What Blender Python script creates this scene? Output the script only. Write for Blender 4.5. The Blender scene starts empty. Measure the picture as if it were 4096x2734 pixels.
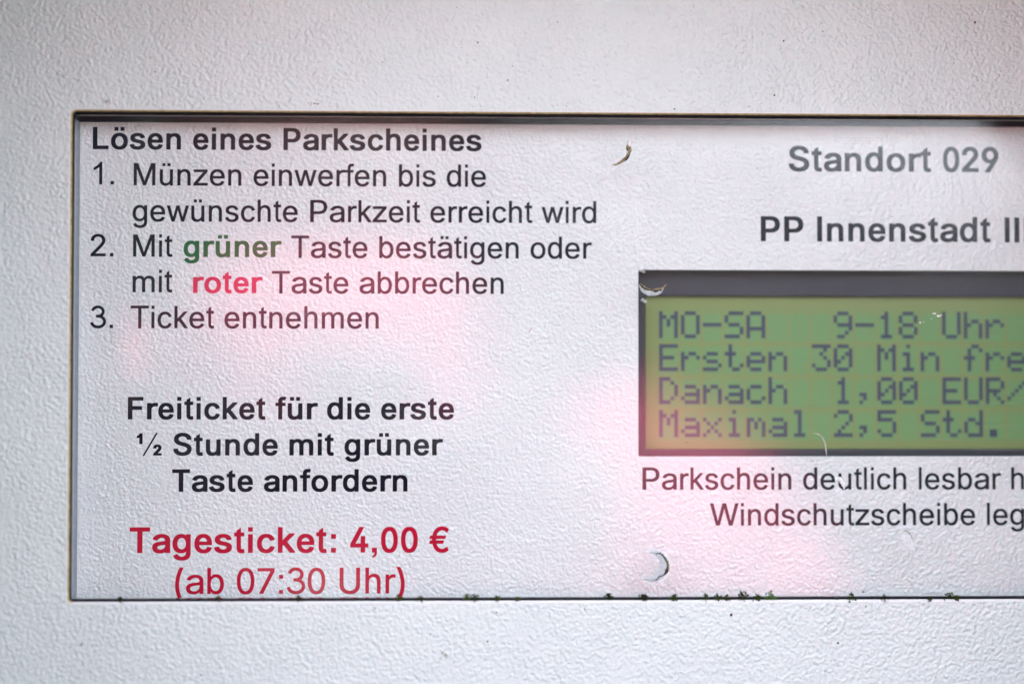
import bpy, bmesh, math, random, json
from mathutils import Vector, Matrix, noise

# ---------------------------------------------------------------- camera, sky, sun, exposure
C = bpy.context.scene.collection
scene = bpy.context.scene
MM = 0.001
Z0 = 1.45                       # height of the window's lower edge above the ground (m)


def P(x, y, z):
    """panel millimetres (x along the window, y into the machine, z up) to metres"""
    return Vector((x * MM, y * MM, Z0 + z * MM))


cam_data = bpy.data.cameras.new('camera')
cam = bpy.data.objects.new('camera', cam_data)
C.objects.link(cam)
cam.location = P(62.5226, -276.8276, 34.6874)
_y, _p, _r = math.radians(-1.78206), math.radians(1.47373), math.radians(-0.04317)
_M = Matrix.Rotation(_y, 3, 'Z') @ Matrix.Rotation(_p, 3, 'X') @ Matrix.Rotation(_r, 3, 'Y')
_right, _fwd, _up = _M @ Vector((1, 0, 0)), _M @ Vector((0, 1, 0)), _M @ Vector((0, 0, 1))
cam.rotation_euler = Matrix((_right, _up, -_fwd)).transposed().to_euler()
cam_data.lens = 60
cam_data.sensor_width = 36
cam_data.clip_start = 0.005
cam_data.clip_end = 500
cam_data.dof.use_dof = True
cam_data.dof.focus_distance = 0.2805
cam_data.dof.aperture_fstop = 3.2
scene.camera = cam

SUN_EL, SUN_AZ = 50.0, 158.0      # azimuth measured from the panel's normal towards +x
sun_data = bpy.data.lights.new('sun', 'SUN')
sun_data.energy = 2.2
sun_data.angle = math.radians(0.6)
sun_data.color = (1.0, 0.96, 0.92)
sun = bpy.data.objects.new('sun', sun_data)
C.objects.link(sun)
_e, _a = math.radians(SUN_EL), math.radians(SUN_AZ)
_d = Vector((math.sin(_a) * math.cos(_e), -math.cos(_a) * math.cos(_e), math.sin(_e)))
sun.rotation_euler = _d.to_track_quat('Z', 'Y').to_euler()
sun.location = _d * 5 + Vector((0, 0, Z0))

world = bpy.data.worlds.new('World')
scene.world = world
world.use_nodes = True
wn = world.node_tree
bg = wn.nodes['Background']
sky = wn.nodes.new('ShaderNodeTexSky')
sky.sky_type = 'NISHITA'
sky.sun_disc = False
sky.sun_elevation = _e
sky.sun_rotation = math.atan2(_d.x, _d.y)
sky.air_density = 0.85
sky.dust_density = 5.0
sky.ozone_density = 1.0
veil = wn.nodes.new('ShaderNodeHueSaturation')     # thin white cloud: the sky keeps its brightness and loses most of its blue
veil.inputs['Saturation'].default_value = 0.36
wn.links.new(sky.outputs[0], veil.inputs['Color'])
wn.links.new(veil.outputs[0], bg.inputs[0])
bg.inputs[1].default_value = 0.15

vs = scene.view_settings
vs.view_transform = 'Standard'
vs.look = 'None'
vs.exposure = 3.55
vs.gamma = 1.0
vs.use_curve_mapping = False

# ---------------------------------------------------------------- helpers
rng = random.Random(29)


def thing(name, label, cat, loc=(0, 0, 0), group=None):
    o = bpy.data.objects.new(name, None)
    C.objects.link(o)
    o.location = loc
    o.empty_display_size = 0.02
    o['label'], o['category'] = label, cat
    if group:
        o['group'] = group
    return o


def tag(o, label, cat, group=None):
    o['label'], o['category'] = label, cat
    if group:
        o['group'] = group
    return o


def obj(name, bm, mats, parent=None, smooth=False, label=None):
    me = bpy.data.meshes.new(name)
    bm.to_mesh(me)
    bm.free()
    for m in (mats if isinstance(mats, (list, tuple)) else [mats]):
        me.materials.append(m)
    if smooth:
        for p in me.polygons:
            p.use_smooth = True
    o = bpy.data.objects.new(name, me)
    C.objects.link(o)
    if parent is not None:
        o.parent = parent
        o.matrix_parent_inverse = Matrix.Identity(4)
        # parts are modelled in world metres; bring them into the thing's own space
        root, off = parent, Vector((0, 0, 0))
        while root is not None:
            off += root.location
            root = root.parent
        me.transform(Matrix.Translation(-off))
    if label:
        o['label'] = label
    return o


def box(bm, x0, x1, y0, y1, z0, z1, bevel=0.0, seg=2):
    vsx = [bm.verts.new(P(x, y, z)) for x in (x0, x1) for y in (y0, y1) for z in (z0, z1)]
    q = [(0, 1, 3, 2), (4, 6, 7, 5), (0, 4, 5, 1), (2, 3, 7, 6), (0, 2, 6, 4), (1, 5, 7, 3)]
    fs = [bm.faces.new([vsx[i] for i in f]) for f in q]
    if bevel:
        es = list({e for f in fs for e in f.edges})
        bmesh.ops.bevel(bm, geom=es, offset=bevel * MM, segments=seg, profile=0.5, affect='EDGES')
    bmesh.ops.recalc_face_normals(bm, faces=bm.faces)


def rounded(x0, x1, z0, z1, r, n=6):
    """counter-clockwise (seen from the front) loop of a rounded rectangle"""
    out = []
    for cx, cz, a in ((x1 - r, z0 + r, -90), (x1 - r, z1 - r, 0), (x0 + r, z1 - r, 90), (x0 + r, z0 + r, 180)):
        for k in range(n + 1):
            t = math.radians(a + 90 * k / n)
            out.append((cx + r * math.cos(t), cz + r * math.sin(t)))
    return out


def ring_plate(bm, outer, inner, y0, y1, bev, edge_mat=0):
    """a plate with an opening: front at y0, back at y1, rounded-over rim at the opening"""
    def off(loop, d):
        n = len(loop)
        res = []
        for i in range(n):
            ax, az = loop[i - 1]
            bx, bz = loop[(i + 1) % n]
            tx, tz = bx - ax, bz - az
            L = math.hypot(tx, tz) or 1
            res.append((loop[i][0] + tz / L * d, loop[i][1] - tx / L * d))
        return res
    prof = [(0.0, y1)]
    for k in range(5):
        t = math.radians(90 * k / 4)
        prof.append((bev * (1 - math.cos(t)), y0 + bev * (1 - math.sin(t))))
    rows = []
    for d, y in prof:
        rows.append([bm.verts.new(P(x, y, z)) for x, z in off(inner, d)])
    for a, b in zip(rows, rows[1:]):
        for i in range(len(a)):
            j = (i + 1) % len(a)
            f = bm.faces.new((a[i], a[j], b[j], b[i]))
            f.smooth = True
            f.material_index = edge_mat
    out_f = [bm.verts.new(P(x, y0, z)) for x, z in outer]
    out_b = [bm.verts.new(P(x, y1, z)) for x, z in outer]
    for a, b in ((out_f, rows[-1]), (out_b, rows[0])):
        es = []
        for loop in (a, b):
            for i in range(len(loop)):
                v, w = loop[i], loop[(i + 1) % len(loop)]
                es.append(bm.edges.get((v, w)) or bm.edges.new((v, w)))
        r = bmesh.ops.triangle_fill(bm, use_beauty=True, edges=es, use_dissolve=False)
    for i in range(len(outer)):
        j = (i + 1) % len(outer)
        bm.faces.new((out_f[i], out_f[j], out_b[j], out_b[i]))
    bmesh.ops.recalc_face_normals(bm, faces=bm.faces)


# ---------------------------------------------------------------- materials
class NT:
    def __init__(self, name):
        self.m = bpy.data.materials.new(name)
        self.m.use_nodes = True
        self.t = self.m.node_tree
        self.b = self.t.nodes['Principled BSDF']
        self.out = self.t.nodes['Material Output']

    def n(self, kind, **kw):
        nd = self.t.nodes.new('ShaderNode' + kind)
        for k, v in kw.items():
            if k in nd.inputs:
                nd.inputs[k].default_value = v
            else:
                setattr(nd, k, v)
        return nd

    def l(self, a, b):
        self.t.links.new(a, b)

    def math(self, op, a, b=None, c=None):
        nd = self.t.nodes.new('ShaderNodeMath')
        nd.operation = op
        for i, v in enumerate((a, b, c)):
            if v is None:
                continue
            if hasattr(v, 'links'):
                self.l(v, nd.inputs[i])
            else:
                nd.inputs[i].default_value = v
        return nd.outputs[0]

    def coords(self, scale=1000.0, loc=(0, 0, 0)):
        g = self.n('NewGeometry')
        mp = self.n('Mapping')
        mp.inputs['Scale'].default_value = (scale,) * 3
        mp.inputs['Location'].default_value = loc
        self.l(g.outputs['Position'], mp.inputs['Vector'])
        return mp.outputs['Vector']

    def ramp(self, fac, stops):
        r = self.n('ValToRGB')
        e = r.color_ramp.elements
        while len(e) < len(stops):
            e.new(0.5)
        for el, (p, c) in zip(e, stops):
            el.position = p
            el.color = c if len(c) == 4 else (*c, 1)
        self.l(fac, r.inputs[0])
        return r.outputs[0]


def grey(v):
    return (v, v, v, 1)


def set_base(nt, col, rough, ior=1.5):
    nt.b.inputs['Base Color'].default_value = (*col, 1)
    nt.b.inputs['Roughness'].default_value = rough
    nt.b.inputs['IOR'].default_value = ior


def leather_bump(nt, co, feature, depth, coat=False):
    """the low pebbled relief of textured powder coat: rounded blobs of about `feature` mm"""
    warp = nt.n('TexNoise', Scale=0.55 / feature, Detail=2.0)
    nt.l(co, warp.inputs['Vector'])
    mixv = nt.n('VectorMath', operation='MULTIPLY_ADD')
    nt.l(warp.outputs['Color'], mixv.inputs[0])
    mixv.inputs[1].default_value = (feature * 0.6,) * 3
    nt.l(co, mixv.inputs[2])
    n1 = nt.n('TexNoise', Scale=0.75 / feature, Detail=0.8, Roughness=0.4)
    nt.l(mixv.outputs[0], n1.inputs['Vector'])
    v1 = nt.n('TexVoronoi', feature='SMOOTH_F1', Scale=0.8 / feature)
    v1.inputs['Smoothness'].default_value = 0.6
    nt.l(mixv.outputs[0], v1.inputs['Vector'])
    blob = nt.ramp(v1.outputs['Distance'], [(0.1, grey(1.0)), (0.75, grey(0.0))])
    worm = nt.ramp(n1.outputs['Fac'], [(0.36, grey(0.0)), (0.64, grey(1.0))])
    big = nt.n('TexNoise', Scale=0.12 / feature, Detail=2.0)
    nt.l(co, big.inputs['Vector'])
    amp = nt.ramp(big.outputs['Fac'], [(0.3, grey(0.55)), (0.7, grey(1.0))])
    h = nt.math('ADD', nt.math('MULTIPLY', blob, 0.75), nt.math('MULTIPLY', worm, 0.55))
    h = nt.math('MULTIPLY', h, amp)
    bump = nt.n('Bump', Strength=1.0, Distance=depth * MM)
    nt.l(h, bump.inputs['Height'])
    nt.l(bump.outputs[0], nt.b.inputs['Normal'])
    return h


def coat_white(name, col, rough, feature, depth, ior, speck=True):
    nt = NT(name)
    set_base(nt, col, rough, ior)
    co = nt.coords()
    leather_bump(nt, co, feature, depth)
    # faint weathering: slightly greyer and slightly warmer patches, and rare pin-prick specks
    w = nt.n('TexNoise', Scale=0.05, Detail=5.0, Roughness=0.65)
    nt.l(co, w.inputs['Vector'])
    base = nt.ramp(w.outputs['Fac'], [(0.3, (col[0] * 0.93, col[1] * 0.94, col[2] * 0.945)), (0.62, col)])
    if speck:
        v = nt.n('TexVoronoi', Scale=0.33)
        v.inputs['Randomness'].default_value = 1.0
        nt.l(co, v.inputs['Vector'])
        wob = nt.n('TexNoise', Scale=14.0, Detail=2.0)
        nt.l(co, wob.inputs['Vector'])
        d = nt.math('ADD', v.outputs['Distance'], nt.math('MULTIPLY', wob.outputs['Fac'], 0.04))
        sep = nt.n('SeparateColor')
        nt.l(v.outputs['Color'], sep.inputs[0])
        rad = nt.math('MULTIPLY_ADD', nt.math('POWER', sep.outputs[0], 3.0), 0.05, 0.012)
        dot = nt.math('MULTIPLY', nt.math('LESS_THAN', d, rad), 0.8)
        mx = nt.n('MixRGB')
        nt.l(dot, mx.inputs[0])
        nt.l(base, mx.inputs[1])
        mx.inputs[2].default_value = (0.09, 0.075, 0.06, 1)
        base = mx.outputs[0]
    nt.l(base, nt.b.inputs['Base Color'])
    return nt.m


def plain(name, col, rough=0.5, ior=1.5, var=0.0, scale=2.0, bump=0.0):
    nt = NT(name)
    set_base(nt, col, rough, ior)
    if var or bump:
        co = nt.coords()
        n = nt.n('TexNoise', Scale=scale, Detail=4.0)
        nt.l(co, n.inputs['Vector'])
        if var:
            c = nt.ramp(n.outputs['Fac'], [(0.3, tuple(v * (1 - var) for v in col)), (0.7, tuple(min(1, v * (1 + var)) for v in col))])
            nt.l(c, nt.b.inputs['Base Color'])
        if bump:
            b = nt.n('Bump', Strength=0.6, Distance=bump * MM)
            nt.l(n.outputs['Fac'], b.inputs['Height'])
            nt.l(b.outputs[0], nt.b.inputs['Normal'])
    return nt.m


def ink(name, col):
    return plain(name, col, 0.4, 1.14, 0.12, 3.0)


def clear_pane(name):
    """thin clear acrylic: see-through with a mirror-like Fresnel reflection, a few fine scratches"""
    nt = NT(name)
    nt.t.nodes.remove(nt.b)
    lw = nt.n('LayerWeight', Blend=0.5)
    fres = nt.math('MULTIPLY_ADD', nt.math('POWER', lw.outputs['Facing'], 5.0), 0.92, PANE_F0)
    tr = nt.n('BsdfTransparent')
    tr.inputs['Color'].default_value = (0.985, 0.985, 0.985, 1)
    gl = nt.n('BsdfGlossy')
    gl.inputs['Roughness'].default_value = 0.03
    co = nt.coords()
    bn = nt.n('TexNoise', Scale=0.06, Detail=1.0)
    nt.l(co, bn.inputs['Vector'])
    bp = nt.n('Bump', Strength=0.15, Distance=0.3 * MM)
    nt.l(bn.outputs['Fac'], bp.inputs['Height'])
    nt.l(bp.outputs[0], gl.inputs['Normal'])
    mx = nt.n('MixShader')
    nt.l(fres, mx.inputs[0])
    nt.l(tr.outputs[0], mx.inputs[1])
    nt.l(gl.outputs[0], mx.inputs[2])
    # wiping scratches: long thin slanted lines that scatter a little light
    rot = nt.n('Mapping')
    rot.inputs['Rotation'].default_value = (0, math.radians(14), 0)
    rot.inputs['Scale'].default_value = (0.035, 1.0, 5.5)
    nt.l(co, rot.inputs['Vector'])
    sn = nt.n('TexNoise', Scale=1.0, Detail=3.0, Roughness=0.6)
    nt.l(rot.outputs[0], sn.inputs['Vector'])
    big = nt.n('TexNoise', Scale=0.035, Detail=1.0)
    nt.l(co, big.inputs['Vector'])
    sc = nt.math('MULTIPLY', nt.ramp(sn.outputs['Fac'], [(0.62, grey(0)), (0.78, grey(0.24))]),
                 nt.ramp(big.outputs['Fac'], [(0.45, grey(0.1)), (0.65, grey(1))]))
    df = nt.n('BsdfDiffuse')
    df.inputs['Color'].default_value = (0.8, 0.8, 0.8, 1)
    mx2 = nt.n('MixShader')
    nt.l(sc, mx2.inputs[0])
    nt.l(mx.outputs[0], mx2.inputs[1])
    nt.l(df.outputs[0], mx2.inputs[2])
    nt.l(mx2.outputs[0], nt.out.inputs['Surface'])
    return nt.m


def frosted(name, col, alpha, seed=0.0):
    """scuffed or melted acrylic: milky, partly see-through"""
    nt = NT(name)
    set_base(nt, col, 0.35, 1.49)
    co = nt.coords(1000.0, (seed, 0, 0))
    n = nt.n('TexNoise', Scale=2.2, Detail=5.0, Roughness=0.7)
    nt.l(co, n.inputs['Vector'])
    a = nt.ramp(n.outputs['Fac'], [(0.3, grey(min(1, alpha * 0.6))), (0.65, grey(min(1, alpha * 1.25)))])
    nt.l(a, nt.b.inputs['Alpha'])
    b = nt.n('Bump', Strength=0.6, Distance=0.05 * MM)
    nt.l(n.outputs['Fac'], b.inputs['Height'])
    nt.l(b.outputs[0], nt.b.inputs['Normal'])
    return nt.m


def lcd_green(name):
    nt = NT(name)
    set_base(nt, (0.2, 0.3, 0.12), 0.3, 1.45)
    co = nt.coords()
    sx = nt.n('SeparateXYZ')
    nt.l(co, sx.inputs[0])

    def band(v, start, pitch, lo, hi):
        f = nt.math('FRACT', nt.math('DIVIDE', nt.math('SUBTRACT', v, start), pitch))
        tri = nt.math('ABSOLUTE', nt.math('SUBTRACT', f, hi / 2 / pitch))
        return nt.ramp(tri, [(hi / 2 / pitch - 0.10, grey(1)), (hi / 2 / pitch + 0.07, grey(0))])
    bx = band(sx.outputs[0], LCD_X - 0.1, LCD_PX, 0, 3.35)
    bz = band(sx.outputs[2], Z0 * 1000 + LCD_Z - 5.25, LCD_PZ, 0, 5.0)
    cell = nt.math('MULTIPLY', bx, bz)
    inx = nt.math('MULTIPLY', nt.math('LESS_THAN', sx.outputs[2], Z0 * 1000 + LCD_Z + 0.5),
                  nt.math('GREATER_THAN', sx.outputs[2], Z0 * 1000 + LCD_Z - 3 * LCD_PZ - 5.5))
    inx = nt.math('MULTIPLY', inx, nt.math('GREATER_THAN', sx.outputs[0], LCD_X - 0.4))
    cell = nt.math('MULTIPLY', cell, inx)
    n = nt.n('TexNoise', Scale=0.9, Detail=6.0, Roughness=0.75)
    nt.l(co, n.inputs['Vector'])
    cell = nt.math('MULTIPLY', cell, nt.ramp(n.outputs['Fac'], [(0.35, grey(0.45)), (0.65, grey(0.75))]))
    mx = nt.n('MixRGB')
    nt.l(cell, mx.inputs[0])
    mx.inputs[1].default_value = (*LCD_OLIVE, 1)
    mx.inputs[2].default_value = (*LCD_GREEN, 1)
    nt.l(mx.outputs[0], nt.b.inputs['Base Color'])
    return nt.m


PANE_F0 = 0.030
LCD_X, LCD_Z = 96.31, 47.32       # left of the first character cell, top of the first row
LCD_PX, LCD_PZ = 3.710, 5.555
LCD_DX, LCD_DZ = 0.643, 0.653
LCD_OLIVE = (0.21, 0.29, 0.095)
LCD_GREEN = (0.12, 0.35, 0.14)

m_plate = coat_white('textured_white_paint', (0.70, 0.755, 0.73), 0.38, 0.48, 0.165, 1.5)
m_rim = plain('ochre_fringe_edge', (0.42, 0.33, 0.14), 0.6, 1.4, 0.35, 1.2)
m_rim_w = plain('white_paint_edge', (0.78, 0.78, 0.77), 0.4, 1.5, 0.05, 1.5)
m_sheet = coat_white('textured_white_film', (0.77, 0.815, 0.805), 0.14, 0.42, 0.13, 1.6, speck=False)
m_dark = plain('black_interior', (0.006, 0.006, 0.007), 0.8, 1.3)
m_pane = clear_pane('clear_acrylic')
m_bezel = plain('dark_grey_bezel', (0.022, 0.023, 0.042), 0.45, 1.5, 0.15, 3.0)
m_lcd = lcd_green('green_liquid_crystal')
m_dot = plain('liquid_crystal_dot', (0.045, 0.062, 0.105), 0.4, 1.4)
m_side_strip = plain('blue_grey_shade_strip', (0.30, 0.34, 0.39), 0.6, 1.4, 0.15, 1.0)
m_shade_strip = plain('dark_shade_strip', (0.018, 0.018, 0.024), 0.8, 1.3, 0.2, 2.0)
m_hood = plain('dark_shade_hood', (0.012, 0.013, 0.016), 0.7, 1.4, 0.15, 0.5)
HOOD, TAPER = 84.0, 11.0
INKS = dict(ink=ink('dark_ink', (0.010, 0.010, 0.022)), black=ink('black_ink', (0.005, 0.005, 0.014)),
            green=ink('green_ink', (0.014, 0.135, 0.045)), rose=ink('bright_red_ink', (0.66, 0.025, 0.085)),
            red=ink('red_ink', (0.50, 0.003, 0.032)))
m_moss = plain('moss_green', (0.055, 0.085, 0.012), 0.9, 1.3, 0.6, 3.0)
m_moss_d = plain('moss_dark', (0.016, 0.020, 0.006), 0.9, 1.3, 0.6, 3.0)
m_dirt = plain('dirt_brown', (0.045, 0.036, 0.026), 0.9, 1.3, 0.5, 5.0)
m_dirt_l = plain('dirt_ochre', (0.24, 0.20, 0.11), 0.9, 1.3, 0.5, 4.0)
m_milky = frosted('milky_melted_acrylic', (0.47, 0.52, 0.53), 1.0)
m_scuff = frosted('scuffed_acrylic', (0.80, 0.80, 0.82), 0.42, 7.0)
m_chip = frosted('white_chip', (0.85, 0.84, 0.84), 0.8, 3.0)


# letter outlines (units of 1/1000 em): {style: {character: [advance, [loops of points]]}}
GLYPHS = (
    '{"R":{"(":[333,[[[297,731],[298,719],[263,638],[230,546],[205,452],[193,391],[184,331],[179,266],[179,218],[184,158],[190,118],[210,32],[239,-54],[298,'
    '-193],[299,-201],[293,-206],[197,-206],[192,-203],[168,-158],[137,-91],[104,-1],[88,62],[75,129],[69,191],[68,266],[73,339],[91,453],[117,551],[152,'
    '648],[188,722],[193,731],[197,732],[292,732]]]],")":[333,[[[140,731],[171,672],[200,602],[223,528],[241,457],[255,382],[264,303],[265,204],[262,167],'
    '[247,71],[225,-14],[192,-101],[141,-203],[134,-206],[39,-206],[34,-202],[34,-194],[71,-113],[98,-43],[118,17],[136,84],[146,137],[152,189],[154,276],'
    '[144,371],[134,426],[117,496],[86,597],[63,656],[34,721],[34,727],[36,731],[41,732],[134,732]]]],".":[278,[[[195,107],[195,-3],[83,-2],[84,107]]]],'
    '"0":[556,[[[417,668],[451,630],[478,581],[498,526],[511,467],[519,392],[519,303],[512,237],[497,166],[481,120],[465,88],[451,67],[437,49],[416,28],'
    '[392,10],[356,-7],[311,-17],[259,-19],[208,-10],[186,-1],[153,18],[140,28],[113,57],[93,86],[79,111],[55,178],[45,227],[40,266],[36,361],[41,442],[50,'
    '494],[60,534],[87,598],[115,642],[153,678],[179,695],[199,703],[226,711],[249,715],[317,714],[342,708],[369,698],[394,685]],[[358,583],[342,599],[328,'
    '608],[296,621],[268,622],[234,612],[214,599],[198,582],[180,557],[164,522],[148,461],[139,384],[139,313],[145,251],[159,189],[177,147],[196,117],[226,'
    '90],[237,84],[261,76],[278,74],[288,75],[319,84],[341,98],[360,117],[373,136],[386,159],[397,189],[409,237],[418,319],[418,377],[411,446],[400,499],'
    '[391,526],[375,559]]]],"1":[556,[[[377,721],[377,-1],[373,-4],[282,-4],[279,1],[278,546],[272,542],[249,522],[194,487],[112,449],[106,449],[104,452],'
    '[104,538],[114,546],[177,579],[246,635],[284,676],[312,722]]]],"2":[556,[[[431,661],[452,639],[467,619],[483,588],[492,559],[496,537],[496,491],[488,'
    '452],[480,428],[448,374],[400,314],[353,264],[207,117],[185,93],[504,92],[509,86],[508,3],[502,0],[31,1],[28,7],[28,73],[29,79],[278,334],[335,396],'
    '[362,432],[377,459],[386,487],[389,507],[387,529],[378,559],[368,576],[353,592],[334,606],[304,618],[277,624],[252,624],[224,618],[203,610],[182,596],'
    '[166,581],[157,567],[147,546],[141,524],[139,498],[136,493],[34,493],[30,498],[30,514],[35,552],[45,586],[62,617],[81,643],[95,657],[129,682],[169,'
    '701],[223,714],[297,715],[347,706],[372,697],[399,683]]]],"3":[556,[[[424,664],[451,632],[467,602],[479,566],[482,527],[476,482],[466,453],[446,419],'
    '[419,389],[466,351],[482,332],[498,308],[512,281],[524,238],[526,197],[524,172],[511,129],[493,96],[479,76],[457,53],[411,19],[363,-2],[307,-15],[242,'
    '-16],[207,-11],[156,4],[107,30],[82,50],[63,69],[32,114],[19,146],[14,168],[91,191],[106,192],[114,168],[125,147],[152,118],[179,99],[202,89],[252,78],'
    '[286,78],[331,88],[363,103],[386,119],[401,134],[421,166],[429,192],[430,208],[422,243],[413,261],[398,281],[364,308],[333,323],[311,330],[278,335],'
    '[232,333],[227,342],[201,344],[198,348],[199,425],[249,429],[293,428],[334,447],[356,463],[373,486],[384,512],[386,528],[385,541],[376,568],[362,588],'
    '[352,599],[324,617],[286,630],[262,632],[238,630],[214,623],[191,612],[171,597],[158,584],[137,543],[127,543],[49,567],[48,574],[54,596],[64,617],[86,'
    '649],[116,678],[137,692],[163,706],[217,722],[267,726],[307,722],[329,717],[372,701],[394,688]]]],"7":[556,[[[514,704],[516,699],[516,613],[208,3],'
    '[202,0],[97,1],[94,6],[95,16],[398,613],[396,615],[51,615],[46,622],[47,703],[53,706],[509,706]]]],":":[278,[[[195,107],[195,-3],[83,-2],[84,107]],'
    '[[196,521],[195,412],[83,413],[84,522]]]],"M":[833,[[[759,713],[761,708],[761,7],[759,2],[754,0],[662,0],[657,2],[655,6],[656,521],[616,408],[464,4],'
    '[458,0],[376,0],[371,2],[367,11],[215,409],[176,522],[176,6],[174,2],[169,0],[79,0],[74,2],[72,7],[72,708],[74,713],[79,715],[209,715],[215,712],[382,'
    '264],[418,153],[453,261],[619,712],[626,715],[754,715]]]],"P":[667,[[[561,651],[586,624],[606,589],[620,552],[626,517],[627,471],[621,427],[606,383],'
    '[587,350],[556,316],[528,297],[494,279],[452,265],[387,256],[198,256],[197,4],[191,0],[84,0],[79,2],[78,7],[78,708],[79,713],[84,715],[391,715],[418,'
    '712],[463,703],[496,692],[529,675]],[[472,581],[457,593],[433,607],[386,620],[359,622],[198,622],[198,350],[353,349],[383,351],[414,358],[432,364],'
    '[451,374],[467,386],[482,403],[496,427],[505,456],[508,476],[507,498],[501,532],[490,558]]]],"T":[611,[[[595,719],[596,632],[594,628],[362,628],[359,'
    '626],[359,-1],[354,-4],[256,-3],[254,1],[254,626],[251,628],[18,628],[16,632],[17,718],[21,720]]]],"U":[722,[[[642,713],[644,708],[644,213],[637,174],'
    '[630,148],[615,114],[598,88],[584,69],[562,48],[519,18],[482,0],[423,-15],[383,-19],[341,-19],[293,-14],[256,-5],[232,4],[182,32],[144,64],[118,98],'
    '[93,149],[81,197],[79,222],[80,712],[86,715],[182,715],[187,713],[189,709],[189,243],[194,207],[204,175],[214,157],[229,137],[244,121],[271,103],[294,'
    '92],[317,85],[348,80],[374,80],[407,85],[429,92],[453,103],[474,117],[491,133],[510,158],[526,196],[534,243],[534,711],[541,715],[637,715]]]],"W":[944,'
    '[[[931,713],[932,699],[740,2],[734,0],[623,0],[617,4],[497,443],[472,541],[450,449],[328,4],[322,0],[209,0],[204,2],[13,699],[14,713],[19,715],[118,'
    '715],[123,713],[126,708],[238,274],[267,155],[294,269],[412,713],[417,715],[528,715],[534,711],[678,157],[819,711],[826,715],[926,715]]]],"a":[556,'
    '[[[464,478],[483,456],[500,428],[510,397],[514,371],[514,7],[512,2],[507,0],[407,0],[403,6],[402,47],[374,24],[343,7],[306,-6],[268,-11],[212,-11],'
    '[164,-3],[119,13],[88,34],[68,54],[55,72],[43,99],[36,131],[36,173],[39,191],[48,216],[62,237],[79,255],[97,267],[134,285],[199,301],[268,311],[344,'
    '319],[378,325],[395,334],[401,352],[395,387],[382,409],[370,421],[353,431],[337,437],[312,442],[288,444],[264,441],[246,437],[218,427],[188,406],[171,'
    '386],[161,369],[157,368],[142,368],[56,390],[52,394],[52,402],[65,429],[81,452],[114,482],[159,507],[208,522],[257,530],[322,530],[383,520],[412,510],'
    '[437,497]],[[401,244],[343,234],[249,222],[194,207],[172,194],[161,182],[154,171],[150,143],[155,123],[167,107],[181,95],[204,84],[226,79],[244,76],'
    '[281,78],[306,83],[329,92],[363,114],[378,130],[390,148],[400,181]]]],"b":[556,[[[437,494],[470,454],[496,402],[511,347],[518,286],[516,226],[506,163],'
    '[486,108],[458,63],[431,34],[403,14],[374,0],[334,-10],[273,-11],[229,-1],[208,10],[187,26],[159,58],[159,6],[156,1],[67,0],[62,2],[60,7],[60,708],[62,'
    '713],[67,715],[154,715],[161,711],[162,480],[189,510],[214,527],[237,537],[271,544],[327,544],[364,536],[399,521]],[[370,414],[342,438],[316,450],[293,'
    '454],[258,450],[229,437],[202,412],[185,388],[175,366],[166,334],[160,289],[161,233],[170,186],[184,149],[206,117],[228,98],[253,85],[276,80],[298,80],'
    '[324,87],[342,95],[360,109],[377,129],[386,143],[401,177],[407,201],[414,239],[415,277],[412,307],[398,366],[385,394]]]],"c":[500,[[[423,480],[444,'
    '459],[462,433],[475,408],[483,383],[482,373],[404,351],[389,352],[385,354],[373,383],[361,401],[347,415],[327,428],[304,437],[273,442],[251,440],[228,'
    '433],[209,423],[186,402],[172,384],[160,364],[149,333],[143,304],[139,268],[140,232],[150,181],[165,144],[179,124],[196,106],[226,87],[261,78],[282,'
    '78],[308,83],[325,89],[347,104],[366,124],[380,148],[388,169],[406,171],[477,153],[484,149],[485,139],[482,129],[462,86],[439,55],[403,24],[371,7],'
    '[326,-7],[297,-11],[233,-10],[189,0],[152,18],[118,43],[96,66],[82,86],[57,134],[41,188],[36,228],[36,289],[40,323],[53,374],[75,423],[101,459],[138,'
    '492],[182,516],[223,527],[243,530],[301,530],[327,526],[379,508],[402,496]]]],"d":[556,[[[494,713],[496,708],[496,4],[489,0],[399,1],[396,6],[396,57],'
    '[378,36],[356,17],[329,1],[304,-7],[279,-11],[229,-11],[189,-3],[169,4],[128,29],[109,46],[93,64],[80,82],[63,114],[45,163],[35,223],[35,311],[45,371],'
    '[64,422],[79,449],[94,471],[126,502],[147,517],[174,531],[217,542],[284,544],[324,535],[344,525],[367,509],[393,480],[394,711],[401,715],[489,715]],'
    '[[352,413],[331,433],[301,448],[273,454],[259,454],[233,448],[207,436],[181,413],[165,391],[153,363],[144,332],[138,287],[139,234],[148,188],[160,154],'
    '[180,123],[205,99],[229,87],[256,80],[278,80],[297,84],[321,94],[341,109],[355,124],[370,147],[380,169],[387,196],[394,232],[394,304],[389,334],[378,'
    '369],[368,391]]]],"e":[556,[[[442,474],[462,452],[477,431],[492,402],[503,372],[515,311],[516,233],[514,228],[509,226],[148,226],[145,224],[145,219],'
    '[149,194],[158,166],[174,136],[197,110],[216,97],[233,88],[253,81],[287,76],[314,79],[339,85],[367,100],[384,116],[397,134],[407,154],[423,156],[506,'
    '135],[508,129],[506,118],[487,79],[460,47],[432,25],[389,4],[348,-7],[317,-11],[262,-11],[238,-9],[192,3],[151,23],[117,49],[95,72],[79,94],[57,141],'
    '[44,186],[38,241],[38,276],[43,324],[57,377],[80,426],[109,464],[147,495],[188,516],[239,529],[309,530],[357,521],[382,512],[404,501]],[[366,407],[336,'
    '430],[297,441],[263,441],[224,430],[196,410],[183,397],[168,377],[152,341],[146,312],[407,312],[402,342],[392,369],[380,391]]]],"f":[278,[[[298,714],'
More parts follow.
